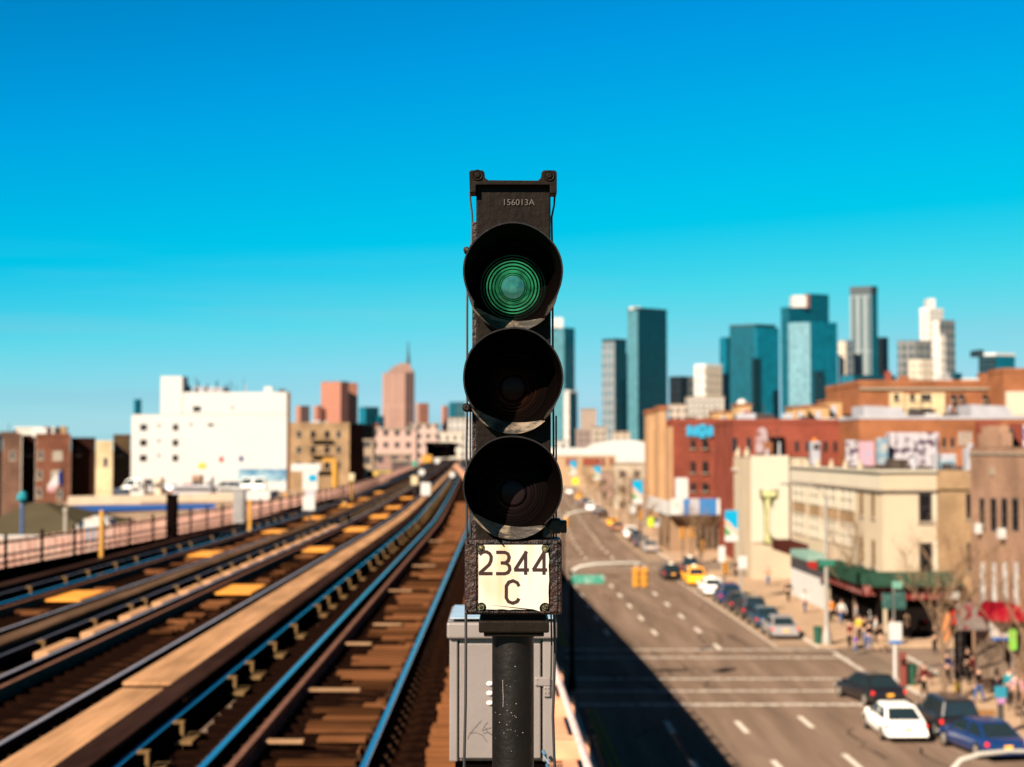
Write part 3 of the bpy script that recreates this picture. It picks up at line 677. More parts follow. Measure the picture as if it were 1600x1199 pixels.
for zx, zy in ((68, 395), (58, 1003), (880, 398)):
    x, z = q(zx, zy); MB().lathe([(0, -.001), (.0025, -.001), (.003, 0)], (x, SY - .0335, z), 12).build('rivet_hole', m_hood, nb)
# bracket cap and post
cxp = P(801.5, 975, 3.9).x
a, b_ = sp(748, 965, SY - .02), sp(858, 989, SY - .02)
MB().box(sp(752, 0)[0], sp(852, 0)[0], SY, SY + .12, sp(0, 972)[1], bz0 + .001).build('bracket_neck', m_sig, sig)
cp = MB().box(a[0], b_[0], SY - .025, SY + .16, b_[1], sp(0, 970, SY - .02)[1]).build('bracket_cap', m_sig, sig, bevel=.004)
MB().box(a[0] + .012, b_[0] - .012, SY - .015, SY + .14, b_[1] - .010, b_[1] + .001).build('cap_collar', m_sig, cp, bevel=.003)
m_post = M('post_black_paint', (.0038, .0027, .0022), .45, col2=(.0075, .0055, .0042), thr=(.40, .75), scale=11, bump=.3, bscale=40, spec=.2)
po = MB().lathe([(.051, 0), (.051, 2.5)], (cxp, SY + .06, b_[1] - 2.505), 56, 'z').build('post', m_post, sig, smooth=True)
m_scr = M('bare_scratch', (.20, .17, .15), .5, var=.4, scale=60)
def onpost(px, py, e=.0006):   # a point on the post's front
    x, z = sp(px, py, SY + .01); u = max(-.049, min(.049, x - cxp)); return (cxp + u, SY + .06 - math.sqrt(.051 ** 2 - u * u) - e, z)
mb = MB()
mb.tube([onpost(786 - abs(k - 10) * .06 + (k > 10) * .5, 1063 + k * 2.2) for k in range(20)], [.0004 + .0005 * abs(math.sin(k * 1.7)) for k in range(20)], 5)
for k in range(26):
    px = random.gauss(795, 9); py = random.choice([random.uniform(1095, 1190), random.gauss(1120, 6), random.uniform(1000, 1190)]); mb.ball(onpost(px, py, .0), random.uniform(.0005, .0014), 6, 4)
mb.build('paint_chips', m_scr, po)
MB().lathe([(.12, 0), (.12, .02), (.06, .03), (.06, .06)], (cxp, SY + .06, RAILZ - .15), 32, 'z').build('post_base', m_sig, sig, smooth=True)

# ------------------------------------------------------------------ grey relay cabinet behind the signal
CY = 5.2
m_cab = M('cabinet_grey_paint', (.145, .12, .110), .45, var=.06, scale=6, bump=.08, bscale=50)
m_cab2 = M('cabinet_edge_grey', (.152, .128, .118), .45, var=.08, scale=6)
m_cabtop = M('cabinet_roof_sky_tint', (.40, .45, .50), .28, .3, var=.1, scale=10)  # pale blue puts the sky's reflection into the grey roof's colour
cq = lambda zx, zy, Y=CY: P(660 + zx / 3.163, 820 + zy / 3.163, Y)
l = cq(132, 0).x; r_ = cq(655, 0).x; t_ = cq(0, 560).z; b_z = cq(0, 1172).z
cab = thing('relay_cabinet', 'light grey metal relay cabinet behind the signal post with small graffiti', 'cabinet', ((l + r_) / 2, CY + .2, RAILZ - .15))
body = MB().box(l + .004, r_ - .004, CY + .012, CY + .40, b_z, t_).build('cabinet_body', m_cab2, cab, bevel=.006)
rf = MB(); T0 = cq(0, 482).z
rf.hexa([(l - .006, CY - .02, t_), (r_ + .006, CY - .02, t_), (r_ + .006, CY + .42, t_), (l - .006, CY + .42, t_)],
        [(l - .006, CY - .02, T0), (r_ + .006, CY - .02, T0), (r_ + .006, CY + .42, T0 + .012), (l - .006, CY + .42, T0 + .012)])
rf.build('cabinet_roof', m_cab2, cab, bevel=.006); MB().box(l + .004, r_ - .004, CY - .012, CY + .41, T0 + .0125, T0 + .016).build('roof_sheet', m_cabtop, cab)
dl, dr_ = cq(178, 0).x, cq(588, 0).x
door = MB().box(dl + .004, dr_ - .003, CY - .004, CY + .012, b_z + .012, t_ - .018).build('cabinet_door', m_cab, cab, bevel=.003)
MB().box(dl - .001, dl + .003, CY + .005, CY + .0125, b_z + .012, t_ - .01).build('door_gap', m_hood, cab)
MB().box(dr_ - .002, dr_ + .003, CY + .005, CY + .0125, b_z + .012, t_ - .01).build('door_gap', m_hood, cab)
MB().box(l + .002, dl - .002, CY, CY + .012, b_z, t_).build('left_stile', m_cab2, cab, bevel=.004)
MB().box(dr_ + .004, r_ - .002, CY, CY + .012, b_z, t_).build('right_stile', m_cab2, cab, bevel=.004)
for zy in (785, 832, 880):
    v = cq(334, zy); MB().ball((v.x, CY - .006, v.z), (.0115, .008, .0075), 14, 8).build('door_knob', M('knob_white', (.62, .58, .53), .3), door, smooth=True)
v0, v1 = cq(556, 752), cq(632, 796)
hg = MB().box(v0.x, v1.x, CY - .011, CY + .001, v1.z, v0.z).build('hinge', m_cab, cab, bevel=.003)
v2, v3 = cq(598, 796), cq(632, 850); MB().box(v2.x, v3.x, CY - .010, CY + .001, v3.z, v2.z - .0005).build('hinge_leaf', m_cab, hg, bevel=.003)
for zx, zy in ((566, 762), (566, 786), (606, 806), (606, 828), (622, 806), (622, 828)):
    v = cq(zx, zy); MB().ball((v.x, CY - .011, v.z), .0028, 8, 6).build('rivet', m_cab2, hg, smooth=True)
mb = MB(); tq = lambda zx, zy: (cq(zx, zy).x, cq(zx, zy).z)
for s in ([(290, 968), (262, 1000), (235, 1030), (224, 1060)], [(236, 1030), (262, 1025), (298, 1040), (312, 1062), (320, 1074)], [(322, 975), (306, 995), (296, 1018), (318, 1008), (342, 1002)], [(300, 1030), (325, 1026), (345, 1034)], [(312, 1000), (320, 1022), (342, 1040)]):
    ribbon(mb, s, .0009, CY - .0052, .0012, tq)
mb.build('graffiti_scribble', M('marker_ink', (.05, .035, .035), .6), door)
MB().box(l + .02, r_ - .02, CY + .03, CY + .38, b_z - .05, b_z - .001).build('cabinet_plinth', m_hood, cab)
for sx in (l + .05, r_ - .05): MB().box(sx - .02, sx + .02, CY + .18, CY + .22, RAILZ - .15, b_z - .05).build('stand_leg', m_girder, cab)
o = MB().tube([cq(598, 1120, CY - .03), cq(606, 1140, CY - .05), cq(618, 1180, CY - .06), cq(622, 1260, CY - .05), cq(640, 1900, CY)], .006, 8).build('blue_conduit', M('blue_conduit', (.04, .10, .16), .4), cab, smooth=True)

# ------------------------------------------------------------------ cars
m_tyre = M('tyre_rubber', (.015, .013, .012), .85); m_rim = M('alloy_rim', (.55, .50, .44), .3, .8, var=.1)
m_cglass = M('car_glass', (.010, .018, .022), .06, var=.1); m_ctrim = M('car_trim_black', (.012, .011, .011), .5)
m_red = M('tail_light_red', (.55, .02, .02), .2, var=.1, emit=.25); m_head = M('headlight_clear', (.7, .68, .62), .1, var=.05); m_lic = M('licence_plate_amber', (.85, .38, .04), .5, var=.1)
def paint(name, col): return M(name, col, .28, var=.08, scale=1.5, coat=.35, spec=.35)
CP = dict(black=paint('paint_black', (.010, .009, .010)), white=paint('paint_white', (.80, .76, .70)), dark=paint('paint_charcoal', (.010, .010, .012)), blue=paint('paint_navy', (.005, .022, .085)),
          yellow=paint('paint_taxi_yellow', (.85, .36, .015)), silver=paint('paint_silver', (.21, .19, .185)), red=paint('paint_red', (.35, .03, .02)), teal=paint('paint_blue_grey', (.012, .035, .06)), grey=paint('paint_grey', (.20, .18, .17)), brown=paint('paint_brown', (.14, .07, .05)))
def make_car(label, kind, pm):
    t = thing('car', label, 'car')
    suv = kind == 'suv'; van = kind == 'van'
    top = 1.68 if suv else 2.15 if van else 1.44; sh = .98 if suv else 1.15 if van else .90
    L2 = 2.35
    st = [(-2.35, .70, .42, .70), (-2.30, .84, .30, sh * .90), (-2.05, .90, .24, sh + .02), (-1.2, .93, .22, sh + .02), (0, .935, .22, sh), (1.0, .93, .22, sh - .02), (1.75, .90, .24, sh - .12), (2.2, .82, .28, sh - .24), (2.35, .66, .36, sh - .36)]
    vs = []
    for y, hw, zb_, zt_ in st:
        zm = zb_ + (zt_ - zb_) * .55
        ring = [(-hw * .88, zb_), (-hw * .98, zb_ + .10), (-hw, zm), (-hw * .965, zt_ - .10), (-hw * .90, zt_ - .015), (-hw * .5, zt_ + .02), (hw * .5, zt_ + .02), (hw * .90, zt_ - .015), (hw * .965, zt_ - .10), (hw, zm), (hw * .98, zb_ + .10), (hw * .88, zb_)]
        vs += [(x, y, z) for x, z in ring]
    n = 12; fs = [(i * n + k, i * n + (k + 1) % n, (i + 1) * n + (k + 1) % n, (i + 1) * n + k) for i in range(len(st) - 1) for k in range(n)] + [tuple(range(n)), tuple(range((len(st) - 1) * n, len(st) * n))]
    body = MB().add(vs, fs).build('body', pm, t, smooth=True, ang=40)
    if suv: yb0, yb1, yt0, yt1 = -2.2, 1.0, -1.95, .25
    elif van: yb0, yb1, yt0, yt1 = -2.25, 1.7, -2.2, 1.1
    else: yb0, yb1, yt0, yt1 = -1.95, 1.05, -1.15, .20
    hb, ht = .84, .66 if not van else .78
    zb_, zt_ = sh, top
    lo = [(-hb, yb0, zb_), (hb, yb0, zb_), (hb, yb1, zb_), (-hb, yb1, zb_)]; hi = [(-ht, yt0, zt_ - .05), (ht, yt0, zt_ - .05), (ht, yt1, zt_ - .05), (-ht, yt1, zt_ - .05)]
    cab = MB().hexa(lo, hi).build('cabin', pm, t, bevel=.04)
    MB().hexa([(x * .98, y, z + .0) for x, y, z in hi], [(x * .86, y * .9 - (.03 if y > 0 else -.03), top) for x, y, z in hi]).build('roof', pm, t, bevel=.03)
    def pane(a, b, c, d, name):   # quad on the cabin's faces, inset, slightly proud
        p = [Vector(v) for v in (a, b, c, d)]; ce = sum(p, Vector()) / 4; nrm = (p[1] - p[0]).cross(p[2] - p[0]).normalized()
        if nrm.dot(ce - Vector((0, -.3, 1.1))) < 0: nrm = -nrm
        p = [ce + (v - ce) * .86 for v in p]
        MB().hexa([v - nrm * .01 for v in p], [v + nrm * .008 for v in p]).build(name, m_cglass, t)
    pane(lo[0], lo[1], hi[1], hi[0], 'rear_window'); pane(lo[3], lo[2], hi[2], hi[3], 'windscreen')
    for s in (0, 1):
        a0, a1, b0, b1 = (lo[0], lo[3], hi[0], hi[3]) if s == 0 else (lo[1], lo[2], hi[1], hi[2])
        ma = tuple((p + q_) / 2 for p, q_ in zip(a0, a1)); mb2 = tuple((p + q_) / 2 for p, q_ in zip(b0, b1))
        pane(a0, ma, mb2, b0, 'side_window'); pane(ma, a1, b1, mb2, 'side_window')
    for sx in (-1, 1):
        for y in (-1.42, 1.42):
            x = sx * .84
            w_ = MB().lathe([(.0, -.10), (.24, -.10), (.32, -.09), (.335, -.05), (.335, .05), (.32, .09), (.24, .10), (0, .10)], (x, y, .335), 20, 'x').build('tyre', m_tyre, t, smooth=True)
            MB().lathe([(0, -.005), (.06, -.012), (.20, -.004), (.225, .004), (.225, .01), (0, .01)], (x + sx * .10, y, .335), 16, 'x').build('rim', m_rim, w_, smooth=True)
        MB().box(sx * .84 - .10, sx * .84 + .03, -2.325, -2.20, sh * .72, sh * .90).build('tail_light', m_red, t, bevel=.02)
        MB().box(sx * .66 - .14, sx * .66 + .12, 2.10, 2.30, sh - .45, sh - .33).build('headlight', m_head, t, bevel=.02)
        MB().box(sx * .97 - .09, sx * .97 + .09, .72, .84, sh - .02, sh + .14).build('mirror', pm, t, bevel=.02)
    MB().box(-.86, .86, -2.40, -2.22, .30, .52).build('rear_bumper', pm if kind != 'van' else m_ctrim, t, bevel=.03)
    MB().box(-.16, .16, -2.415, -2.35, .56 if not suv else .66, .68 if not suv else .78).build('licence_plate', m_lic, t)
    if 'taxi' in label: MB().box(-.18, .18, -.45, -.25, top, top + .13).build('roof_light', M('taxi_sign', (.8, .75, .6), .4), t, bevel=.02)
    return t
PROT = {}
def car(label, kind, col, x, y, rz=0, group='cars parked along the avenue', zz=0.0, flip=False):
    tx = 'taxi' in label; k = (kind, tx)
    if k not in PROT:
        t = make_car(label, kind, CP[col]); PROT[k] = t; t['group'] = group
        t.location = (x, y, zz); t.rotation_euler = (0, 0, rz)
    else: t = copy_thing(PROT[k], label, (x, y, zz), rz, group)
    recolour(t, {n: CP[col] for n in ('body', 'cabin', 'roof', 'rear_bumper', 'mirror')} if kind != 'van' else {n: CP[col] for n in ('body', 'cabin', 'roof', 'mirror')})
    return t
NB = 'cars in the near right corner of the avenue'
AV = .0176
car('white sedan with sunlit tail, second of the near right group', 'sedan', 'white', 16.75, 69.4, AV, NB)
car('black sedan turning in front of the white sedan by the corner', 'sedan', 'black', 17.75, 78.6, R(13), NB)
car('charcoal car parked right beside the white sedan', 'suv', 'dark', 19.25, 70.2, R(2), NB)
car('navy blue sedan parked nearest the camera at bottom right', 'sedan', 'blue', 19.35, 65.4, R(11), NB)
ROW = [('silver sedan with amber plate at the near end of the kerbside row', 'sedan', 'silver', 105.6, 0),
       ('dark blue-grey car parked directly ahead of the silver sedan', 'sedan', 'teal', 111.4, 0), ('charcoal car second ahead of the silver sedan', 'suv', 'dark', 117.0, 0),
       ('charcoal sedan third ahead of the silver sedan', 'sedan', 'dark', 122.6, 0), ('navy car fourth ahead of the silver sedan, behind the white car', 'suv', 'blue', 128.2, 0),
       ('white car parked between the navy car and the yellow taxi', 'sedan', 'white', 136, -.2), ('yellow taxi waiting behind the two dark cars at the far crosswalk', 'suv', 'yellow', 146.0, -.35),
       ]
for lb, k, c, z, dx in ROW: car(lb, k, c, 19.75 + c_(z) + dx, z, AV)
car('black car with red tail lights left of the yellow taxi', 'sedan', 'black', gx(1047, 152), 152, AV, 'cars at the far crosswalk')
car('dark suv right of the black car, beyond the yellow taxi', 'suv', 'dark', gx(1078, 158), 158.5, AV - .1, 'cars at the far crosswalk')
for lb, k, c, z, px in (('silver-white car nearest the camera in the block beyond the far crosswalk', 'sedan', 'silver', 192, 1014), ('blue-grey car just ahead of the silver-white car beyond the crosswalk', 'sedan', 'teal', 202, 1001), ('black suv parked third beyond the far crosswalk', 'suv', 'black', 212, 993),
                        ('white suv parked fourth beyond the far crosswalk', 'suv', 'white', 222, 984), ('dark red-brown car fifth beyond the far crosswalk', 'sedan', 'brown', 240, 964), ('orange-yellow cab sixth beyond the far crosswalk', 'sedan', 'yellow', 255, 957),
                        ('black car seventh beyond the far crosswalk', 'sedan', 'black', 288, 942), ('navy car eighth beyond the far crosswalk', 'sedan', 'blue', 303, 934), ('white car ninth beyond the far crosswalk', 'suv', 'white', 322, 922), ('charcoal car tenth beyond the far crosswalk', 'suv', 'dark', 342, 916),
                        ('silver car eleventh beyond the far crosswalk', 'sedan', 'silver', 362, 911), ('distant orange cab farthest up the avenue', 'sedan', 'yellow', 392, 904), ('distant white car just short of the farthest cab', 'sedan', 'white', 440, 889)):
    car(lb, k, c, gx(px, z), z, -.01, 'cars beyond the far crosswalk')

# ------------------------------------------------------------------ people
m_skin = M('skin', (.42, .23, .15), .6, var=.1)
HAIR = [M('hair_dark', (.02, .012, .009), .6), M('hair_brown', (.07, .035, .02), .6)]
def skin_mesh(name, verts, edges, radii, mat, parent, root=0, sub=1):
    me = bpy.data.meshes.new(name); me.from_pydata(verts, edges, []); ob = bpy.data.objects.new(name, me); COL.objects.link(ob)
    sk = ob.modifiers.new('skin', 'SKIN'); sk.use_smooth_shade = True
    for i, r in enumerate(radii):
        me.skin_vertices[0].data[i].radius = r if isinstance(r, tuple) else (r, r)
    me.skin_vertices[0].data[root].use_root = True
    sb = ob.modifiers.new('sub', 'SUBSURF'); sb.levels = sub; sb.render_levels = sub
    dg = bpy.context.evaluated_depsgraph_get(); m2_ = bpy.data.meshes.new_from_object(ob.evaluated_get(dg)); bpy.data.objects.remove(ob); bpy.data.meshes.remove(me)
    o = bpy.data.objects.new(name, m2_); COL.objects.link(o); m2_.materials.clear(); m2_.materials.append(mat); o.parent = parent; return o
def make_person(label, stride=.0, arm=.1, hold=False, h=1.72):
    t = thing('person', label, 'person'); k = h / 1.72
    hip = .92; sx = .09
    V = [(0, 0, .96), (0, .0, 1.12), (0, .01, 1.30), (0, 0, 1.42), (0, 0, 1.50), (0, .015, 1.60), (0, .01, 1.70)]
    Rr = [(.13, .10), (.12, .09), (.15, .10), (.10, .08), (.05, .05), (.078, .092), (.06, .07)]
    E = [(i, i + 1) for i in range(6)]
    for s in (-1, 1):
        b = len(V); st = stride * s
        V += [(s * sx, st * .1, hip - .06), (s * sx * 1.05, st * .55 + .03, .49), (s * sx, st * 1.0 - .02 * (stride > 0), .09), (s * sx * 1.1, st * 1.0 + .14, .04)]
        Rr += [(.085, .085), (.058, .06), (.038, .04), (.038, .03)]; E += [(0, b), (b, b + 1), (b + 1, b + 2), (b + 2, b + 3)]
        b = len(V); sa = -arm * s
        el = (s * .24, sa * .7 - .02, 1.12); hd = (s * (.22 if not hold else .12), sa * 1.3 + (.06 if not hold else .26), .90 if not hold else 1.15)
        V += [(s * .17, 0, 1.39), el, hd, tuple(a + (b_ - a) * .28 for a, b_ in zip(hd, tuple(q_ * 1.0 for q_ in (hd[0], hd[1] + .12, hd[2] - .28 if not hold else hd[2]))))]
        Rr += [(.058, .058), (.042, .042), (.028, .028), (.02, .033)]; E += [(3, b), (b, b + 1), (b + 1, b + 2), (b + 2, b + 3)]
        # fingers
        f0 = V[-1]
        for q_ in range(4):
            V.append((f0[0] + (q_ - 1.5) * .004, f0[1] + (q_ - 1.5) * .018, f0[2] - .075 + abs(q_ - 1.3) * .012)); Rr.append((.008, .008)); E.append((b + 3, len(V) - 1))
        V.append((f0[0] - s * .03, f0[1] + .035, f0[2] - .02)); Rr.append((.009, .009)); E.append((b + 3, len(V) - 1))
    sc = lambda L: [(x * k, y * k, z * k) for x, y, z in L]
    body = skin_mesh('body', sc(V), E, Rr, m_skin, t)
    # jacket and trousers follow the same bones
    nb_ = 7; per = 4; blk = 4 + 4 + 5
    V2 = [V[0], V[1], V[2], V[3]]; R2 = [(.155, .13), (.145, .115), (.175, .125), (.12, .10)]; E2 = [(0, 1), (1, 2), (2, 3)]
    V3 = [(0, 0, .98), (0, 0, .90)]; R3 = [(.14, .11), (.13, .11)]; E3 = [(0, 1)]
    for i in (0, 1):
        o = nb_ + i * blk
        b = len(V2); V2 += [V[o + 4], V[o + 5], V[o + 6]]; R2 += [(.075, .075), (.057, .057), (.045, .045)]; E2 += [(3, b), (b, b + 1), (b + 1, b + 2)]
        b = len(V3); V3 += [V[o], V[o + 1], V[o + 2]]; R3 += [(.10, .10), (.072, .075), (.056, .06)]; E3 += [(1, b), (b, b + 1), (b + 1, b + 2)]
    skin_mesh('jacket', sc(V2), E2, R2, m_skin, t); skin_mesh('trousers', sc(V3), E3, R3, m_skin, t)
    MB().ball((0, -.012 * k, 1.655 * k), (.088 * k, .10 * k, .095 * k), 12, 8).build('hair', HAIR[0], t, smooth=True)
    for s in (-1, 1):
        MB().ball((s * .03 * k, .095 * k, 1.62 * k), .012, 6, 4).build('eye', HAIR[0], t)
        MB().ball((s * .095 * 1.1 * k, (stride * s * 1.0 + .07) * k, .045 * k), (.05, .13, .045), 10, 6).build('shoe', HAIR[0], t, smooth=True)
    MB().ball((0, .105 * k, 1.59 * k), (.013, .02, .022), 6, 5).build('nose', m_skin, t, smooth=True)
    return t
cl = lambda n, c: M('cloth_' + n, sc3(c, .62), .9, var=.12, scale=8)
CL = dict(black=cl('black', (.012, .010, .010)), white=cl('white', (.72, .68, .62)), navy=cl('navy', (.012, .03, .14)), red=cl('red', (.42, .03, .025)), orange=cl('orange', (.75, .22, .02)), purple=cl('purple', (.14, .04, .38)), jeans=cl('jeans', (.05, .11, .26)),
          grey=cl('grey', (.28, .26, .27)), yellow=cl('yellow', (.70, .48, .06)), teal=cl('teal', (.03, .26, .30)), pink=cl('pink', (.62, .32, .36)), tan=cl('tan', (.42, .27, .16)), maroon=cl('maroon', (.14, .02, .02)), green=cl('green', (.16, .38, .05)))
PB = []
def person(label, px, py, jk, tr, rz, pose=0, child=False, z=.13):
    v = G(px, py, z)
    if len(PB) <= pose:
        t = make_person(label, (.0, .22, .0)[pose], (.03, .22, .05)[pose], pose == 2); PB.append(t); t.location = v; t.rotation_euler = (0, 0, rz)
        t['group'] = 'people on the pavements'
    else: t = copy_thing(PB[pose], label, v, rz, 'people on the pavements')
    if child: t.scale = (.66,) * 3
    recolour(t, {'jacket': CL[jk], 'trousers': CL[tr], 'hair': HAIR[(px + py) % 2]})
person('person in maroon coat and black trousers, leftmost of the corner crowd', 1328, 1013, 'maroon', 'black', 2.0, 0)
person('person in white top and navy trousers walking near the big lamp post', 1258, 958, 'white', 'navy', .4, 1)
person('person in black coat holding something at the crowded corner', 1352, 1007, 'black', 'jeans', -2.2, 2)
person('small child in purple jacket beside the maroon coat', 1337, 1020, 'purple', 'jeans', 1.8, 0, True)
for a in (('person in yellow top in the corner crowd behind the purple child', 1343, 1003, 'yellow', 'black', 3.0, 0), ('person in black jacket and jeans, centre of the corner crowd', 1358, 1016, 'black', 'jeans', 2.6, 1),
          ('person in white shirt and black trousers in the corner crowd', 1369, 1005, 'white', 'black', 1.2, 0), ('person in black coat and tan trousers, right in the corner crowd', 1376, 1018, 'black', 'tan', -1.9, 1), ('person in grey hooded top, rightmost of the corner crowd', 1394, 1009, 'grey', 'black', 2.9, 0),
          ('person in orange jacket and black trousers beyond the lamp post', 1299, 973, 'orange', 'black', .2, 0), ('person in white top and jeans right of the orange jacket', 1315, 976, 'white', 'jeans', 3.3, 1), ('person in grey jacket in front of the dark shop', 1338, 982, 'grey', 'black', 1.5, 0),
          ('person in grey jacket near the slim tree trunk', 1497, 1053, 'grey', 'black', 2.7, 1), ('person in long black coat right of the grey jacket', 1512, 1062, 'black', 'black', -2.7, 0), ('person in black jacket and yellow trousers by the crowd rail', 1496, 1092, 'black', 'yellow', 1.8, 0),
          ('person in black coat holding a bag by the white panel', 1558, 1088, 'black', 'navy', -2.0, 2), ('person in teal jacket at the right edge', 1577, 1100, 'teal', 'black', 2.4, 0), ('person in pink top beside the teal jacket', 1588, 1108, 'pink', 'black', 3.0, 1),
          ('person in white coat near right edge behind the teal jacket', 1592, 1078, 'white', 'jeans', .5, 1), ('person in dark jacket walking left of the slim tree', 1445, 1090, 'maroon', 'black', .9, 1), ('person in black jacket among the far pavement crowd', 1400, 985, 'black', 'grey', 1.1, 0),
          ('person in red jacket by the red shop panel', 1500, 1012, 'red', 'black', 2.2, 1), ('person in black top by the subway style rail', 1530, 1098, 'black', 'jeans', 1.9, 1)): person(*a)

# ------------------------------------------------------------------ bare trees
m_bark = M('bark_grey_brown', (.13, .085, .055), .9, var=.3, scale=6); m_twig = M('twig_brown', (.17, .105, .06), .9, var=.2, scale=4)
def bare_tree_meshes(h, seed, spread=1.0, dens=5):
    rnd = random.Random(seed); tr = MB(); tw = MB()
    def grow(p, d, L, r, lv):
        pts = [p]; q_ = p.copy(); dd = d.copy(); n = 4
        for i in range(n):
            dd = (dd + Vector((rnd.uniform(-.16, .16), rnd.uniform(-.16, .16), rnd.uniform(-.03, .12)))).normalized(); q_ = q_ + dd * L / n; pts.append(q_.copy())
        (tr if lv < 2 else tw).tube(pts, [r * (1 - .5 * i / n) for i in range(n + 1)], 6 if lv < 2 else 3, cap=False)
        if lv >= 4: return
        for k in range(dens if lv else 7):
            f = rnd.uniform(.35, 1.0) if lv else rnd.uniform(.42, 1.0); i = min(n - 1, int(f * n)); bp_ = pts[i].lerp(pts[i + 1], f * n - i)
            az = rnd.uniform(0, 6.283); up = rnd.uniform(.25, .9); nd = Vector((math.cos(az) * spread, math.sin(az) * spread, up)).normalized(); nd = (nd + dd * .6).normalized()
            grow(bp_, nd, L * rnd.uniform(.48, .68), r * .45, lv + 1)
    grow(Vector((0, 0, 0)), Vector((0, 0, 1)), h * .55, h * .014, 0); return tr, tw
TREES = {}
def bare_tree(label, x, y, h=8, kind=0, rz=0, z=.13, sc=1):
    if kind not in TREES:
        t = thing('bare_tree', label, 'tree', (0, 0, 0), 0, 'bare street trees'); tr, tw = bare_tree_meshes(h, 11 + kind, (1.0, .8, 1.15)[kind], (5, 4, 5)[kind])
        tr.build('trunk', m_bark, t); tw.build('crown', m_twig, t, recalc=False); TREES[kind] = t; t.location = (x, y, z); t.rotation_euler[2] = rz
    else: t = copy_thing(TREES[kind], label, (x, y, z), rz)
    t.scale = (sc,) * 3; return t
bare_tree('bare tree with spreading twigs before the cream corner building', G(1476, 1100, .13).x, G(1476, 1100, .13).y, 8.5, 0, 0, sc=1.15)
v = G(1440, 1040, .13); bare_tree('bare tree standing left of the slim tree at the side street', v.x + .6, v.y + 20, 8.5, 1, .5)
v = G(1588, 1120, .13); bare_tree('bare tree at the right edge before the brown brick building', v.x, v.y, 8, 1, 2.2, sc=.9)
for i, (px, Z, lb) in enumerate(((1000, 196, 'bare tree right of the hanging banner beyond the crosswalk'), (985, 222, 'bare tree by the hanging banner, second beyond the crosswalk'), (968, 246, 'third bare tree beyond the far crosswalk'), (955, 270, 'fourth bare tree beyond the far crosswalk'),
                                 (944, 300, 'fifth bare tree beyond the far crosswalk'), (930, 335, 'sixth bare tree beyond the far crosswalk'), (1092, 150, 'bare tree behind the white delivery sign at the shops'), (920, 380, 'farthest bare tree up the avenue'),
                                 (990, 262, 'bare tree close to the tan and red brick block'))):
    bare_tree(lb, gx(px, Z), Z, 8, (2, 0, 1)[i % 3], i * 1.3, sc=1.0 + .1 * (i % 3))

# ------------------------------------------------------------------ buildings
ALB = .47
m_glassd = M('window_glass_dark', (.018, .016, .018), .12, var=.2); m_frame = M('window_frame_pale', (.50, .42, .33), .6, var=.1); m_framed = M('window_frame_dark', (.05, .035, .03), .6)
m_sill = M('stone_sill', (.48, .38, .28), .8); m_blind = M('window_blind', (.42, .36, .28), .7, var=.15)
m_cream = M('cream_render', (.72, .575, .40), .85, var=.10, scale=.25, bump=.1); m_cream2 = M('bright_cream_paint', (.78, .68, .52), .8, var=.05, scale=.2)
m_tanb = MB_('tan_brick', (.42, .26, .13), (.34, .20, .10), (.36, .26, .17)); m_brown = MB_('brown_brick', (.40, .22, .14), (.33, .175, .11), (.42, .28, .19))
m_redb = MB_('red_brick', (.30, .062, .036), (.24, .05, .03), (.25, .10, .07)); m_shadeb = MB_('shade_dark_brick', (.032, .011, .007), (.024, .009, .006), (.03, .015, .01)); m_orb = MB_('orange_brick', (.36, .125, .05), (.30, .10, .04), (.32, .16, .09))  # the near-black brick has the shade of wings and sides in its colour
m_roof = M('roof_tar', (.12, .09, .07), .9, var=.3, scale=.4); m_white = M('white_paint', (.80, .76, .71), .7, var=.06, scale=1); m_slab = M('pale_roof_sheet', (.55, .53, .56), .6, var=.15, scale=.5)
def wall_box(A, B, th, z0, z1):
    """prism between plan points A and B, thickness th away from the camera side"""
    A, B = Vector(A), Vector(B); d = (B - A).normalized(); n = Vector((-d.y, d.x))
    return [tuple(A), tuple(B), tuple(B + n * th), tuple(A + n * th)]
def window(par, A, B, z0, z1, fr=None, gl=None, sill=True, name='window', proud=.05, mull=False):
    """A is the left end, B the right end, seen from outside"""
    fr = fr or m_frame; gl = gl or m_glassd
    A, B = Vector(A), Vector(B); L = (B - A).length; d = (B - A) / L; n = Vector((d.y, -d.x)); t = min(.09, L * .12)
    def bx(mb, u0, u1, a0, a1, o0, o1):
        q_ = [A + d * u0 + n * o0, A + d * u1 + n * o0, A + d * u1 + n * o1, A + d * u0 + n * o1]
        mb.prism([tuple(v) for v in q_], a0, a1)
    mb = MB(); bx(mb, 0, t, z0, z1, -.02, proud); bx(mb, L - t, L, z0, z1, -.02, proud); bx(mb, t, L - t, z0, z0 + t, -.02, proud); bx(mb, t, L - t, z1 - t, z1, -.02, proud)
    zm = (z0 + z1) / 2; bx(mb, t, L - t, zm - t * .3, zm + t * .3, -.02, proud - .01)
    if mull: bx(mb, L / 2 - t / 2, L / 2 + t / 2, z0 + t, zm - t * .3, -.02, proud - .01); bx(mb, L / 2 - t / 2, L / 2 + t / 2, zm + t * .3, z1 - t, -.02, proud - .01)
    w_ = mb.build(name, fr, par)
    mb = MB(); bx(mb, t, L - t, z0 + t, z1 - t, -.02, .012); mb.build('pane', gl, w_)
    if sill: mb = MB(); bx(mb, -.1, L + .1, z0 - .14, z0 - .002, -.02, proud + .08); mb.build('sill', m_sill, w_)
    return w_
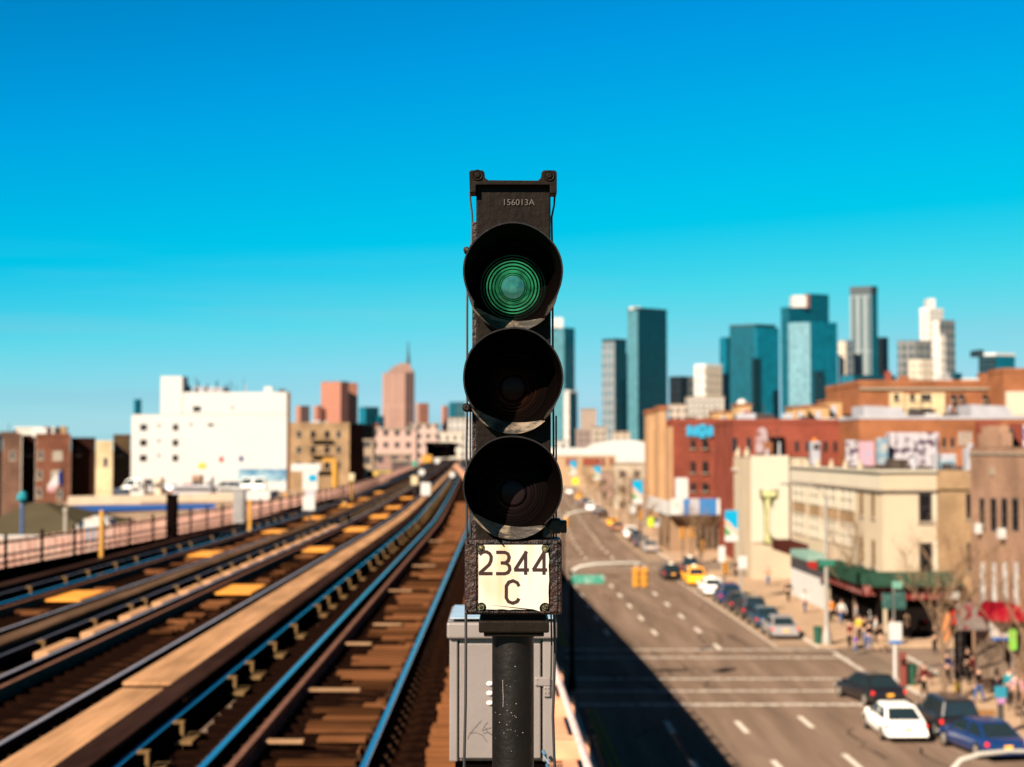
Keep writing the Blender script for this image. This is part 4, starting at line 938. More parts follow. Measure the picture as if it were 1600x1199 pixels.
def building(name, label, poly, z1, wall, z0=0, parapet=.5, roofm=None, cat='building', group=None, coping=None):
    cxx = sum(p[0] for p in poly) / len(poly); cyy = sum(p[1] for p in poly) / len(poly)
    t = thing(name, label, cat, (cxx, cyy, z0), 0, group)
    MB().prism(poly, z0, z1).build('wall', wall, t)
    if parapet:
        mb = MB(); n = len(poly)
        for i in range(n):
            a, b = Vector(poly[i]), Vector(poly[(i + 1) % n]); c = Vector((cxx, cyy)); L = (b - a).length
            if L < .6: continue
            ai, bi = a + (c - a).normalized() * .4, b + (c - b).normalized() * .4; ao, bo = a + (a - c).normalized() * .12, b + (b - c).normalized() * .12
            mb.prism([tuple(ao), tuple(bo), tuple(bi), tuple(ai)], z1 + .002, z1 + parapet)
        mb.build('parapet', coping or wall, t)
    MB().prism([tuple(Vector(p) * .995 + Vector((cxx, cyy)) * .005) for p in poly], z1 + .001, z1 + .06).build('roof', roofm or m_roof, t)
    return t
def cf(px0, px1, Y, py=702): return (gx(px0, Y, py), Y), (gx(px1, Y, py), Y)
def front_windows(t, Y, cols, rows, w_px, h_px, **k):
    for px in cols:
        for py in rows:
            A, B = cf(px - w_px / 2, px + w_px / 2, Y); window(t, A, B, gz(py + h_px / 2, Y), gz(py - h_px / 2, Y), **k)
def onlineO(px, O): Z = F * O / (px - 800 + 43.1); return ((px - 800) / F * Z, Z)

# --- brown brick building, right edge
O1 = 26.3
A = onlineO(1515, O1); B = onlineO(1640, O1)
b1 = building('brick_building', 'brown brick building with tall narrow windows at the right edge', [B, (B[0] + 18, B[1] + 2), (A[0] + 18, A[1]), A], gz(700, 80), m_brown, parapet=0)
for px, wpx in ((1533, 8), (1551, 9), (1568, 9), (1585, 10), (1606, 11), (1626, 11)):
    a = onlineO(px - wpx / 2, O1); b = onlineO(px + wpx / 2, O1)
    window(b1, a, b, gz(832, a[1]) + .1, gz(778, a[1]), fr=m_framed, sill=False, proud=.03); window(b1, onlineO(px - 2.6, O1), onlineO(px + 2.6, O1), gz(942, a[1]), gz(878, a[1]), fr=m_white, gl=m_white, sill=True)
def oblique_box(par, name, mat, pxa, pxb, za, zb_, O, out, inn=.02, lab=None):
    a = Vector(onlineO(pxa, O)); b = Vector(onlineO(pxb, O)); d = (b - a).normalized(); n = Vector((d.y, -d.x))
    return MB().prism([tuple(a + n * out), tuple(b + n * out), tuple(b - n * inn), tuple(a - n * inn)], za, zb_).build(name, mat, par, label=lab)
zt1 = gz(700, 80)
# stepped gable with a diamond ornament
for pa, pb, hh in ((1528, 1566, .75), (1534, 1561, 1.15)): oblique_box(b1, 'gable', m_brown, pa, pb, zt1 + (.002 if hh < 1 else .752), zt1 + hh, O1, .02, .5)
oblique_box(b1, 'coping', m_sill, 1517, 1640, zt1 - .35, zt1 - .22, O1, .07)
oblique_box(b1, 'ornament', m_sill, 1546, 1553, gz(743, 82), gz(730, 82), O1, .06)
for px, py in ((1531, 826), (1568, 834)):
    a = onlineO(px, O1); MB().box(a[0] - .34, a[0] - .02, a[1] - .3, a[1] + .3, gz(py + 8, a[1]), gz(py - 8, a[1])).build('air_conditioner', m_white, b1, bevel=.03)

# --- cream corner building
O2 = 26.35
C = onlineO(1378, O2); Dl = onlineO(1236, O2); zt2 = gz(737, C[1])
b2 = building('corner_building', 'cream and tan two storey corner building across the side street', [C, (C[0] + 22, C[1] + 1.5), (C[0] + 22, C[1] + 22), (Dl[0], Dl[1])], zt2, m_cream, parapet=0)
E_ = (gx(1462, C[1] + .3), C[1] + .36)
def alongf(f, out=0):   # point on the side-street face, f metres right of the corner
    return (C[0] + f, C[1] + f * 1.5 / 22 - out)
fE = E_[0] - C[0]
MB().prism([alongf(fE, .03), alongf(21.9, .03), alongf(21.9, -.1), alongf(fE, -.1)], 0, zt2 - .9).build('tan_brick_wall', m_tanb, b2)
# cornice band: two ledges, one box fluted
def pxf(px): return (px - 800) / F * (C[1] + .3) - C[0]
MB().prism([alongf(-.3, .35), alongf(fE, .35), alongf(fE, -.2), alongf(-.3, -.2)], zt2 - .05, zt2 + .12).build('cornice', m_cream2, b2)
MB().prism([alongf(-.12, .14), alongf(fE, .14), alongf(fE, -.2), alongf(-.12, -.2)], gz(765, C[1]), zt2 - .052).build('frieze', m_cream, b2)
MB().prism([alongf(-.2, .24), alongf(fE, .24), alongf(fE, -.2), alongf(-.2, -.2)], gz(768, C[1]), gz(765, C[1]) - .002).build('string_course', m_sill, b2)
MB().prism([alongf(fE + .01, .2), alongf(21.9, .2), alongf(21.9, -.2), alongf(fE + .01, -.2)], gz(765, C[1]), zt2 + .08).build('tan_frieze', m_tanb, b2)
oblique_box(b2, 'cornice', m_cream2, 1236, 1378, zt2 - .05, zt2 + .12, O2, .35); oblique_box(b2, 'frieze', m_cream2, 1236, 1378, gz(765, C[1]), zt2 - .052, O2, .14); oblique_box(b2, 'string_course', m_sill, 1236, 1378, gz(768, C[1]) - .02, gz(765, C[1]) - .002, O2, .24)
for px in (1249, 1262, 1279, 1300, 1322, 1345): # finials on the parapet
    a = onlineO(px, O2); MB().lathe([(.2, 0), (.2, .25), (.1, .32), (.15, .45), (0, .62)], (a[0], a[1] + .3, zt2 + .12), 10, 'z').build('finial', m_cream, b2, smooth=True)
m_panel = M('pale_window_panel', (.74, .66, .52), .7, var=.08, scale=1.5)
for pa, pb in ((1239, 1258), (1264, 1281), (1285, 1308), (1312, 1334)):
    for y0, y1 in ((806, 768), (868, 828)):
        a = onlineO(pa, O2); zz = C[1]
        sc_ = lambda y: CH + (702 - y) / F * zz
        window(b2, onlineO(pa, O2), onlineO(pb, O2), sc_(y0), sc_(y1), fr=m_cream2, gl=m_panel, sill=False, proud=.12, mull=True)
    oblique_box(b2, 'spandrel', m_tanb, pa, pb, sc_(826), sc_(808), O2, .05)
for pa, pb in ((1343, 1348), (1361, 1366)):
    for y0, y1 in ((811, 771), (888, 846)): window(b2, onlineO(pa, O2), onlineO(pb, O2), sc_(y0), sc_(y1), fr=m_tanb, gl=m_glassd, sill=True, proud=.06)
for y0, y1 in ((815, 771), (896, 848)):
    window(b2, alongf(pxf(1433)), alongf(pxf(1453)), sc_(y0), sc_(y1), fr=m_framed, sill=True, mull=False, gl=m_glassd, proud=.06)
    window(b2, alongf(pxf(1508), .03), alongf(pxf(1516), .03), sc_(y0 - 4), sc_(y1), fr=m_framed, sill=True)
    MB().prism([alongf(pxf(1455), .05), alongf(pxf(1462), .05), alongf(pxf(1462), -.02), alongf(pxf(1455), -.02)], sc_(y0), sc_(y1 - 6)).build('pilaster', m_cream2, b2)
# ground floor shops
m_awn = M('green_awning', (.035, .085, .055), .8, var=.15, scale=1); m_fasc = M('red_shop_fascia', (.22, .03, .025), .7, col2=(.50, .30, .26), thr=(.52, .60), scale=2.2, stretch=(2, 2, .8)); m_dark = M('shop_interior_dark', (.012, .009, .008), .9)  # solid blocks of the near-black one stand for shade inside shops
sh = thing('corner_shop', 'corner shop with green awning, red lettered fascia and dark open front', 'shop', (C[0] + 4, C[1] - 1, .13))
def band(par, name, mat, fa, fb, o0, o1, z0, z1, z1b=None):
    z1b = z1 if z1b is None else z1b
    lo = [alongf(fa, o1), alongf(fb, o1), alongf(fb, o0), alongf(fa, o0)]
    return MB().hexa([(x, y, z0) for x, y in lo], [(lo[0][0], lo[0][1], z1), (lo[1][0], lo[1][1], z1), (lo[2][0], lo[2][1], z1b), (lo[3][0], lo[3][1], z1b)]).build(name, mat, par)
fa, fb = pxf(1340) , pxf(1490)
band(sh, 'open_front_shade', m_dark, .2, fb, .02, .30, .14, sc_(935)); band(sh, 'fascia', m_fasc, fa + 1.2, fb, .32, 1.0, sc_(934), sc_(914)); band(sh, 'awning', m_awn, fa + .4, fb, .32, 1.6, sc_(913), sc_(906), sc_(892))  # front is a solid near-black block, the open shop's shade as colour
band(sh, 'sign_box', m_white, pxf(1470), pxf(1488), 1.002, 1.12, sc_(933), sc_(911), None)
a = Vector(onlineO(1318, O2)); 
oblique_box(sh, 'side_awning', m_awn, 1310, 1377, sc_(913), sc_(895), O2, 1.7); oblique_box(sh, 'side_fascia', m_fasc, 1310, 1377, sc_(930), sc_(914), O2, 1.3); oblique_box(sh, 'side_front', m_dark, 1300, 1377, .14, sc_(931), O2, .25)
oblique_box(sh, 'red_strip', CL['red'], 1290, 1318, sc_(915), sc_(906), O2, 1.5); oblique_box(sh, 'teal_sign', M('pale_teal_sign', (.30, .48, .40), .7), 1262, 1290, sc_(905), sc_(893), O2, 1.5); oblique_box(sh, 'dark_awning', M('maroon_awning', (.10, .03, .022), .8), 1232, 1262, sc_(905), sc_(885), O2, 1.5)
oblique_box(sh, 'pale_shutter', m_white, 1236, 1292, .14, sc_(908), O2, .12)
for i, (f0_, w_, z0_, z1_, c_n) in enumerate(((1.3, .3, 1.0, 1.6, 'tan'), (2.6, .25, 1.0, 1.3, 'maroon'), (5.2, .4, 1.9, 2.3, 'teal'), (6.3, .3, 1.2, 1.7, 'grey'))): band(sh, 'window_poster', CL[c_n], f0_, f0_ + w_, .302, .34, z0_, z1_)
# green street name boards on a post at the corner
def sign(name, label, cat, px, py_foot, zf, boards, pole_r=.05, Y=None, pm=None, top=None):
    """boards: (dx0,dx1,z0,z1,mat,name)"""
    v = G(px, py_foot, zf) if Y is None else Vector((gx(px, Y), Y, zf))
    t = thing(name, label, cat, v); tz = top or max(b[3] for b in boards)
    MB().tube([(v.x, v.y, zf), (v.x, v.y, zf + tz)], pole_r, 8).build('pole', pm or M('galvanised_pole', (.42, .38, .34), .5, .3, var=.15), t, smooth=True)
    for dx0, dx1, z0, z1, mt, nm in boards: MB().box(v.x + dx0, v.x + dx1, v.y - pole_r - .05, v.y - pole_r - .01, zf + z0, zf + z1).build(nm, mt, t, bevel=.01)
    return t
m_gr = M('street_sign_green', (.02, .20, .13), .5, var=.1); m_gr2 = M('teal_board', (.015, .09, .075), .6, var=.2, col2=(.10, .22, .19), thr=(.55, .62), scale=4)
sign('street_sign', 'two dark teal boards on a post before the corner shop', 'sign', 1397, 1006, .13, [(-.75, -.05, 2.2, 3.2, m_gr2, 'left_board'), (.05, .75, 2.2, 3.3, m_gr2, 'right_board'), (-.1, .55, 3.5, 3.95, M('mint_board', (.20, .45, .33), .6), 'top_board')])
sign('bus_stop_sign', 'white and blue sign on a pale post by the near kerb corner', 'sign', 1399, 1069, .13, [(-.34, .34, 2.3, 3.25, m_white, 'white_panel'), (-.34, .34, 2.12, 2.29, M('sign_blue', (.05, .22, .60), .5), 'blue_edge')], .09, pm=m_white, top=2.9)
def bin_(label, px, py):
    v = G(px, py, .13); t = thing('litter_bin', label, 'litter bin', v, 0, 'green litter bins'); m = M('bin_green', (.012, .10, .055), .5, var=.1)
    MB().lathe([(.24, 0), (.29, .95), (.27, .96), (.22, .05)], v, 20, 'z').build('bin_body', m, t, smooth=True); MB().lathe([(.31, .97), (.32, 1.03), (.18, 1.10), (.15, 1.06), (.28, .98)], v, 20, 'z').build('bin_rim', m, t, smooth=True); return t
bin_('green litter bin at the foot of the big lamp post', 1278, 1006); bin_('green litter bin beside the red brown box post', 1424, 1070)
v = G(1411, 1072, .13); t = thing('call_box', 'narrow red brown street box post next to a green litter bin', 'call box', v); mrb = M('oxide_red', (.26, .05, .03), .6, var=.15)
MB().box(v.x - .17, v.x + .17, v.y - .15, v.y + .15, .13, 1.75).build('box_body', mrb, t, bevel=.03); MB().prism([(v.x - .2, v.y - .18), (v.x + .2, v.y - .18), (v.x + .2, v.y + .18), (v.x - .2, v.y + .18)], 1.752, 1.87).build('cap', mrb, t, bevel=.03); MB().box(v.x - .10, v.x + .10, v.y - .17, v.y - .151, 1.2, 1.55).build('door', m_dark, t)
# big lamp post
v = G(1292, 1007, .13); lp = thing('lamp_post', 'tall pale grey lamp post standing by the silver parked sedan', 'lamp post', v); mlp = M('lamp_post_grey', (.50, .45, .38), .5, .2, var=.1)
MB().lathe([(.34, 0), (.32, .5), (.20, .9), (.15, 1.3), (.13, 5), (.10, 9.2)], v, 16, 'z').build('pole', mlp, lp, smooth=True)
MB().tube([(v.x, v.y, 9.2), (v.x - .3, v.y, 9.9), (v.x - 1.2, v.y, 10.3), (v.x - 2.2, v.y, 10.35)], .05, 8).build('arm', mlp, lp, smooth=True); MB().ball((v.x - 2.5, v.y, 10.3), (.45, .18, .10), 12, 6).build('lamp_head', mlp, lp, smooth=True)
MB().box(v.x - .5, v.x + .5, v.y - .2, v.y - .16, 5.1, 5.5).build('street_name_board', m_gr, lp)

# traffic signal mast arms on the median
m_tsy = M('traffic_signal_yellow', (.80, .33, .02), .45, var=.1); m_tsd = M('signal_lens_dark', (.03, .012, .01), .3)
def mast(label, pxl, pxr, pyl, pyr, Y, sigs, board=None):
    x0_, x1_ = gx(pxl, Y), gx(pxr, Y); z0_, z1_ = gz(pyl, Y), gz(pyr, Y)
    t = thing('signal_mast', label, 'traffic signal', (x0_, Y, .0)); mw = M('mast_white', (.66, .60, .50), .5, .2, var=.08)
    MB().lathe([(.22, 0), (.2, .6), (.12, .8), (.10, z0_ + .1)], (x0_, Y, 0), 12, 'z').build('pole', m_girder, t, smooth=True)  # near-black pole colour stands in for shade from the viaduct
    L_ = x1_ - x0_; MB().tube([(x0_, Y, z0_), (x0_ + L_ * .12, Y, z0_ + (z1_ - z0_) * .55), (x0_ + L_ * .35, Y, z0_ + (z1_ - z0_) * .85), (x0_ + L_ * .7, Y, z1_), (x1_, Y, z1_)], [.11, .10, .09, .07, .06], 10).build('mast_arm', mw, t, smooth=True)
    for px, py in sigs:
        x, z = gx(px, Y), gz(py, Y)
        hd = MB().box(x - .19, x + .19, Y - .28, Y - .06, z - .52, z + .52).build('signal_head', m_tsy, t, bevel=.04)
        for k in (-1, 0, 1):
            MB().lathe([(.0, -.0), (.11, -.0), (.11, .02), (0, .02)], (x, Y - .30, z + k * .33), 12).build('lens', m_tsd, hd); MB().lathe([(.125, -.12), (.135, -.12), (.135, .05), (.125, .05)], (x, Y - .30, z + k * .33), 12).build('visor', m_tsy, hd)
        MB().box(x - .03, x + .03, Y - .1, Y + .04, z + .52, z1_ - .03).build('hanger', mw, t)
    if board:
        a_, b__, c__, d__ = board; MB().box(gx(a_, Y), gx(b__, Y), Y - .16, Y - .12, gz(d__, Y), gz(c__, Y)).build('street_name_board', M('street_sign_teal', (.05, .36, .24), .5, col2=(.40, .60, .48), thr=(.56, .62), scale=3, stretch=(1, 1, 2)), t, bevel=.01)
    return t
mast('white curved signal mast with green street name board and two yellow heads', 893, 1001, 893, 880, 82, [(993, 902), (1006, 902)], (893, 943, 898, 912))
mast('smaller white curved signal mast farther up the avenue', 880, 941, 812, 797, 148, [(885, 817)])
mast('pale signal mast arm crossing the bottom right corner', 1480, 1608, 1206, 1174, 52, [])
for lb, px, py, Y in (('yellow signal head on a post by the white awning shops', 1066, 833, 170), ('yellow signal head on a post left of the hanging rainbow banner', 1001, 805, 196), ('yellow signal head low on a post before the shop doors', 1095, 853, 160), ('small yellow signal head right of the white street sign', 1131, 886, 132), ('orange yellow signal head far up the avenue', 905, 771, 300), ('yellow signal head by the shop doors', 1080, 831, 172)):
    x, z = gx(px, Y), gz(py, Y); t = thing('traffic_signal', lb, 'traffic signal', (x, Y, .13), 0, 'yellow traffic signals on posts')
    MB().tube([(x, Y, .13), (x, Y, z + .5)], .06, 8).build('pole', M('dark_pole', (.05, .04, .035), .6), t); hd = MB().box(x - .25, x + .25, Y - .30, Y - .07, z - .6, z + .6).build('signal_head', m_tsy, t, bevel=.04)
    for k in (-1, 0, 1): MB().lathe([(0, 0), (.13, 0), (.13, .02), (0, .02)], (x, Y - .325, z + k * .36), 10).build('lens', m_tsd, hd)
# road signs
m_neon = M('fluorescent_yellow_green', (.62, .82, .01), .6, var=.05)
for lb, px, py, Y, mt, w_, h_ in (('fluorescent yellow green sign on a post by the far corner', 1018, 816, 190, m_neon, 1.0, 1.1), ('fluorescent yellow sign farther up the avenue', 899, 752, 330, m_neon, 1.4, 1.4), ('white round cornered sign on a post left of the white awning', 988, 796, 205, m_white, .9, 1.1), ('white sign beside the fluorescent one', 1027, 816, 189, m_white, .7, 1.1),
                                  ('white no parking sign on a post above the white car', 1127, 866, 128, m_white, .55, 1.3), ('white board on a post by the side pavement', 1159, 879, 118, m_white, .65, .95)):
    x, z = gx(px, Y), gz(py, Y); t = thing('road_sign', lb, 'sign', (x, Y, .13)); MB().tube([(x, Y, .13), (x, Y, z + h_ / 2)], .04, 8).build('pole', mlp, t); MB().box(x - w_ / 2, x + w_ / 2, Y - .08, Y - .045, z - h_ / 2, z + h_ / 2).build('sign_plate', mt, t, bevel=.03)
# banners: blue, orange, green and white swoops
m_bb = M('banner_blue', (.01, .42, .70), .7, var=.05); m_bo = M('banner_orange', (.75, .38, .16), .7); m_bg = M('banner_green', (.12, .36, .12), .7); m_bw = m_white
def banner(label, px, pyt, pyb, Y, w_px):
    x0_, x1_ = gx(px - w_px / 2, Y), gx(px + w_px / 2, Y); zt_, zb_ = gz(pyt, Y), gz(pyb, Y); w_ = x1_ - x0_; h_ = zt_ - zb_
    t = thing('street_banner', label, 'banner', (x1_ + .15, Y, .13), 0, 'banners hanging from avenue posts')
    MB().tube([(x1_ + .15, Y, .13), (x1_ + .15, Y, zt_ + 2)], .07, 8).build('pole', mlp, t); 
    for z in (zt_ + .03, zb_ - .03): MB().tube([(x0_, Y, z), (x1_ + .15, Y, z)], .025, 6).build('bracket', mlp, t)
    cl_ = MB().box(x0_, x1_, Y - .008, Y + .008, zb_, zt_).build('cloth', m_bw, t)
    P_ = lambda u, v: (x0_ + u * w_, zb_ + v * h_)
    MB().prismY([P_(0, .999), P_(0, .74), P_(.35, .62), P_(.7, .45), P_(.999, .38), P_(.999, .999)], Y - .014, Y - .0085).build('blue_field', m_bb, cl_)
    MB().prismY([P_(0, .56), P_(.35, .46), P_(.7, .30), P_(.999, .20), P_(.999, .28), P_(.7, .40), P_(.35, .56), P_(0, .68)], Y - .014, Y - .0085).build('orange_swoop', m_bo, cl_)
    MB().prismY([P_(0, .20), P_(.55, .20), P_(.3, .36), P_(0, .50)], Y - .014, Y - .0085).build('green_swoop', m_bg, cl_)
banner('blue, orange and green banner hanging beside the white awning shops', 1142, 798, 846, 128, 20)
banner('blue, orange and green banner hanging over the far crosswalk trees', 996, 751, 787, 186, 15)
banner('small blue banner far up the avenue, right of its twin', 933, 729, 750, 330, 11); banner('small blue banner far up the avenue beside the signal', 895, 720, 742, 345, 10)

# --- cream side building with the painted column, beyond the corner building
O3 = 26.35; Y3 = 150
b3 = building('side_building', 'cream building whose blank side wall carries an ornate golden column painting', [(gx(1173, Y3), Y3), (gx(1260, Y3), Y3 + .3), (gx(1260, Y3) + 3, Y3 + 14), (onlineO(1146, O3)[0], onlineO(1146, O3)[1])], gz(716, Y3), m_cream, parapet=0)
pn = MB().box(gx(1173, Y3), gx(1232, Y3), Y3 - .12, Y3 + .2, gz(848, Y3), gz(712, Y3)).build('white_side_panel', m_cream2, b3)
m_gold = M('olive_gold_mural', (.52, .50, .22), .7, col2=(.05, .06, .02), thr=(.46, .52), scale=3.2)
mb = MB(); f3 = lambda px, py: (gx(px, Y3 - .12), gz(py, Y3 - .12))
mb.prismY([f3(*p) for p in [(1187, 764), (1194, 768), (1216, 765), (1215, 779), (1208, 783), (1207, 797), (1203, 786), (1201, 800), (1201, 830), (1206, 840), (1218, 844), (1217, 850), (1191, 850), (1194, 838), (1193, 800), (1191, 783), (1187, 778)]], Y3 - .135, Y3 - .121)
m_ol = M('dark_olive_outline', (.05, .06, .02), .7); mb.build('column_mural', m_ol, pn)
mb = MB()
for pl_ in ([(1190, 767), (1213, 768), (1212, 776), (1191, 776)], [(1195, 779), (1203, 779), (1199.5, 800), (1199.5, 832), (1203, 842), (1194.5, 846), (1195.5, 832), (1195, 800)], [(1194, 845), (1213, 845.5), (1213, 848.5), (1194, 848.5)]):
    mb.prismY([f3(*p) for p in pl_], Y3 - .150, Y3 - .136)
mb.build('mural_fill', M('olive_yellow_fill', (.75, .72, .34), .7), pn)
for y in (744, 832): MB().box(gx(1150, Y3) , gx(1150, Y3) + .001, Y3, Y3 + .001, 0.1, .2) if False else None
for pa, pb in ((1149, 1155), (1159, 1168)):
    for y0, y1 in ((775, 745), (820, 790)): window(b3, onlineO(pa, O3 + .02), onlineO(pb, O3 + .02), gz(y0, 154), gz(y1, 154), fr=m_cream2, gl=m_blind, sill=True)
oblique_box(b3, 'cornice', m_cream2, 1147, 1173, gz(738, 154), gz(733, 154), O3, .3)
oblique_box(b3, 'shop_recess_shade', m_dark, 1148, 1172, .15, 3.2, O3, .06)  # dark panel on the wall face, a recess's shade put into colour
for px in (1150, 1164):
    a = onlineO(px, O3); MB().lathe([(.3, 0), (.3, .5), (.12, .7), (0, 1.2)], (a[0] + .2, a[1], gz(716, Y3) + .06), 8, 'z').build('finial', m_cream, b3)
# --- red brick block with lit tan avenue bays
Y4 = 208
x4 = gx(1052, Y4); x4r = gx(1150, Y4)
zt4 = gz(664, Y4)
xb4 = gx(1015, 250)
b4 = building('brick_block', 'red brick block with tan bay front and blue graffiti along its roofline', [(x4, Y4), (x4r + 10, Y4 + 1), (x4r + 10, Y4 + 30), (xb4, 250)], zt4, m_redb, parapet=.8)
for px in (1082, 1101, 1119):
    for py0, py1 in ((701, 687), (739, 721), (768, 755)):
        A_, B_4 = cf(px - 4, px + 4, Y4 + .15); window(b4, A_, B_4, gz(py0, Y4), gz(py1, Y4), fr=m_framed, sill=True, proud=.2)
for pa, pb in ((1017, 1024), (1034, 1041)):
    def on4(px):   # point on the avenue face
        k = (px - 800) / F; dxx, dyy = xb4 - x4, 250 - Y4; tt = (k * Y4 - x4) / (dxx - k * dyy); return Vector((x4 + dxx * tt, Y4 + dyy * tt))
    a, b = on4(pa), on4(pb); d = (b - a).normalized(); n = Vector((d.y, -d.x))
    MB().prism([tuple(a + n * 1.0), tuple(b + n * 1.0), tuple(b), tuple(a)], 3.5, zt4 + 2.2 if True else zt4).build('bay', M('sunlit_tan_render', (.62, .36, .19), .85, var=.12, scale=.3), b4)
    MB().prism([tuple(a + n * 1.15 - d * .2), tuple(b + n * 1.15 + d * .2), tuple(b - n * .3 + d * .2), tuple(a - n * .3 - d * .2)], zt4 + 2.21, zt4 + 2.8).build('bay_cap', m_orb, b4)
a, b = on4(1015.5), on4(1051); d = (b - a).normalized(); n = Vector((d.y, -d.x))
MB().prism([tuple(a + n * .3), tuple(b + n * .3), tuple(b), tuple(a)], 0, zt4 - .2).build('tan_front', M('sunlit_tan_render', (.62, .36, .19)), b4)
# blue graffiti letters along the roofline
m_gb = M('graffiti_blue', (.01, .40, .66), .6, var=.08)
gr = MB(); g4 = lambda px, py: (gx(px, Y4 - .1), gz(py, Y4 - .1))
for pts in ([(1076, 682), (1076, 665)], [(1077, 666), (1086, 681)], [(1087, 682), (1088, 665)], [(1093, 667), (1092, 680)], [(1092, 681), (1102, 682)], [(1101, 680), (1102, 668)], [(1093, 666), (1103, 666)], [(1109, 683), (1109, 665)], [(1110, 675), (1118, 666), (1127, 665)], [(1111, 675), (1119, 681), (1128, 682)], [(1076, 676), (1128, 677)]):
    ribbon(gr, pts, .26, Y4 - .12 - random.random() * .02, .1, g4)
gr.build('graffiti_letters', m_gb, b4)
# dark red terrace stepping right, with tan penthouses on its roof
def blk(name, label, px0, px1, pyt, Y, mat, dep=14, **k):
    return building(name, label, [(gx(px0, Y), Y), (gx(px1, Y), Y), (gx(px1, Y) + dep * .3, Y + dep), (gx(px0, Y) + dep * .02, Y + dep)], gz(pyt, Y), mat, **k)
t = blk('brick_terrace', 'dark red brick terrace between the graffiti block and the orange brick flats', 1145, 1352, 662, 176, m_redb, 20)
for px0, px1, yt, yb in ((1203, 1225, 683, 712),): A_, B_4 = cf(px0, px1, 175.9); MB().box(A_[0], B_4[0], 175.7, 175.95, gz(yb, 176), gz(yt, 176)).build('dark_recess', m_dark, t)
for px in (1148, 1170): A_, B_4 = cf(px - 3.5, px + 3.5, 176); window(t, A_, B_4, gz(706, 176), gz(684, 176), fr=m_framed, sill=False)
for px in (1245, 1262, 1290, 1305): A_, B_4 = cf(px - 3, px + 3, 176); window(t, A_, B_4, gz(706, 176), gz(690, 176), fr=m_framed, sill=False)
MB().prismY([(gx(px, 175.8), gz(py, 175.8)) for px, py in ((1181, 708), (1180, 690), (1183, 673), (1191, 667), (1198, 672), (1200, 690), (1198, 708))], 175.7, 175.9).build('pale_graffiti_patch', M('pale_graffiti', (.55, .42, .42), .8, col2=(.30, .10, .09), thr=(.5, .62), scale=1.2), t)
for lb, a0, a1, yt, Y in (('tan rooftop penthouse above the red terrace, left one', 1115, 1146, 645, 214, ), ('small tan domed rooftop hut left of the blue glass towers', 1153, 1174, 634, 196), ('tan rooftop hut on the terrace below the striped glass tower', 1240, 1262, 638, 188), ('wider tan rooftop hut right of its neighbour', 1262, 1296, 636, 190), ('taller tan rooftop hut beside the orange brick flats', 1291, 1316, 628, 192)):
    hut = thing('roof_hut', lb, 'roof hut', (gx(a0, Y), Y, gz(664, 176)), 0, 'tan huts on the roofs')
    MB().box(gx(a0, Y), gx(a1, Y), Y, Y + 5, gz(664, 176) - 3, gz(yt, Y)).build('wall', M('pale_orange_render', (.72, .43, .20), .85, var=.08, scale=.5), hut)
    MB().box(gx(a0, Y) - .15, gx(a1, Y) + .15, Y - .15, Y + 5.1, gz(yt, Y) + .002, gz(yt, Y) + .25).build('roof_edge', m_orb, hut)
    if 'domed' in lb: MB().ball(((gx(a0, Y) + gx(a1, Y)) / 2, Y + 2, gz(yt, Y) + .2), (.7, .7, .7)).build('dome', m_white, hut, smooth=True)
    MB().box(gx((a0 + a1) / 2, Y) - .35, gx((a0 + a1) / 2, Y) + .35, Y - .05, Y + .02, gz(yt, Y) - 1.6, gz(yt, Y) - .5).build('vent', m_slab, hut)
# --- orange brick flats, right background
Y5 = 190
t = building('apartment_block', 'long orange brick apartment block with yellow bays high on the right', [(gx(1343, Y5), Y5), (gx(1640, Y5), Y5), (gx(1640, Y5), Y5 + 20), (gx(1343, Y5), Y5 + 20)], gz(602, Y5), m_orb, parapet=.6)
m_yb = MB_('yellow_brick', (.70, .52, .28), (.62, .45, .24), (.6, .5, .35))
for a0, a1, yt, yb in ((1390, 1412, 614, 640), (1414, 1438, 616, 658), (1440, 1462, 614, 640), (1462, 1476, 614, 660)): MB().box(gx(a0, Y5), gx(a1, Y5), Y5 - .5, Y5 + .1, gz(yb, Y5), gz(yt, Y5)).build('yellow_bay', m_yb, t)
for px in (1401, 1426, 1443, 1451, 1490, 1503, 1540):
    for y0, y1 in ((626, 616),) + (((648, 638),) if px < 1460 else ()):
        A_, B_4 = cf(px - 3.5, px + 3.5, Y5 - .5); window(t, A_, B_4, gz(y0, Y5), gz(y1, Y5), fr=m_framed, sill=True, proud=.1)
MB().box(gx(1343, Y5), gx(1640, Y5), Y5 - .3, Y5 + .2, gz(609, Y5), gz(606, Y5)).build('coping', m_sill, t)
t = building('apartment_wing', 'projecting orange and cream wing at the far right skyline edge', [(gx(1569, 184), 184), (gx(1645, 184), 184), (gx(1645, 184), 189.5), (gx(1569, 184), 189.5)], gz(582, 184), m_orb, parapet=.5)
MB().box(gx(1572, 184), gx(1645, 184), 183.6, 184.05, gz(650, 184), gz(612, 184)).build('cream_band', m_cream2, t)
t = blk('low_roof_building', 'long low orange brown building with pale metal roof sheds on top', 1343, 1640, 655, 165, m_orb, 14, parapet=.3, coping=m_slab)
for a0, a1, yt in ((1350, 1422, 634), (1518, 1588, 632)): MB().prismY([(gx(a0, 170), gz(658, 170)), (gx(a1, 170), gz(655, 170)), (gx(a1 - 14, 170), gz(yt + 3, 170)), (gx(a0, 170), gz(yt, 170))], 170, 176).build('metal_shed', m_slab, t)
for a0, a1 in ((1498, 1503), (1506, 1510), (1513, 1518)): A_, B_4 = cf(a0, a1, 165); window(t, A_, B_4, gz(694, 165), gz(675, 165), fr=m_white, gl=m_blind)
for px in (1460, 1475, 1488): A_, B_4 = cf(px - 3, px + 3, 165); window(t, A_, B_4, gz(700, 165), gz(684, 165), fr=m_framed)
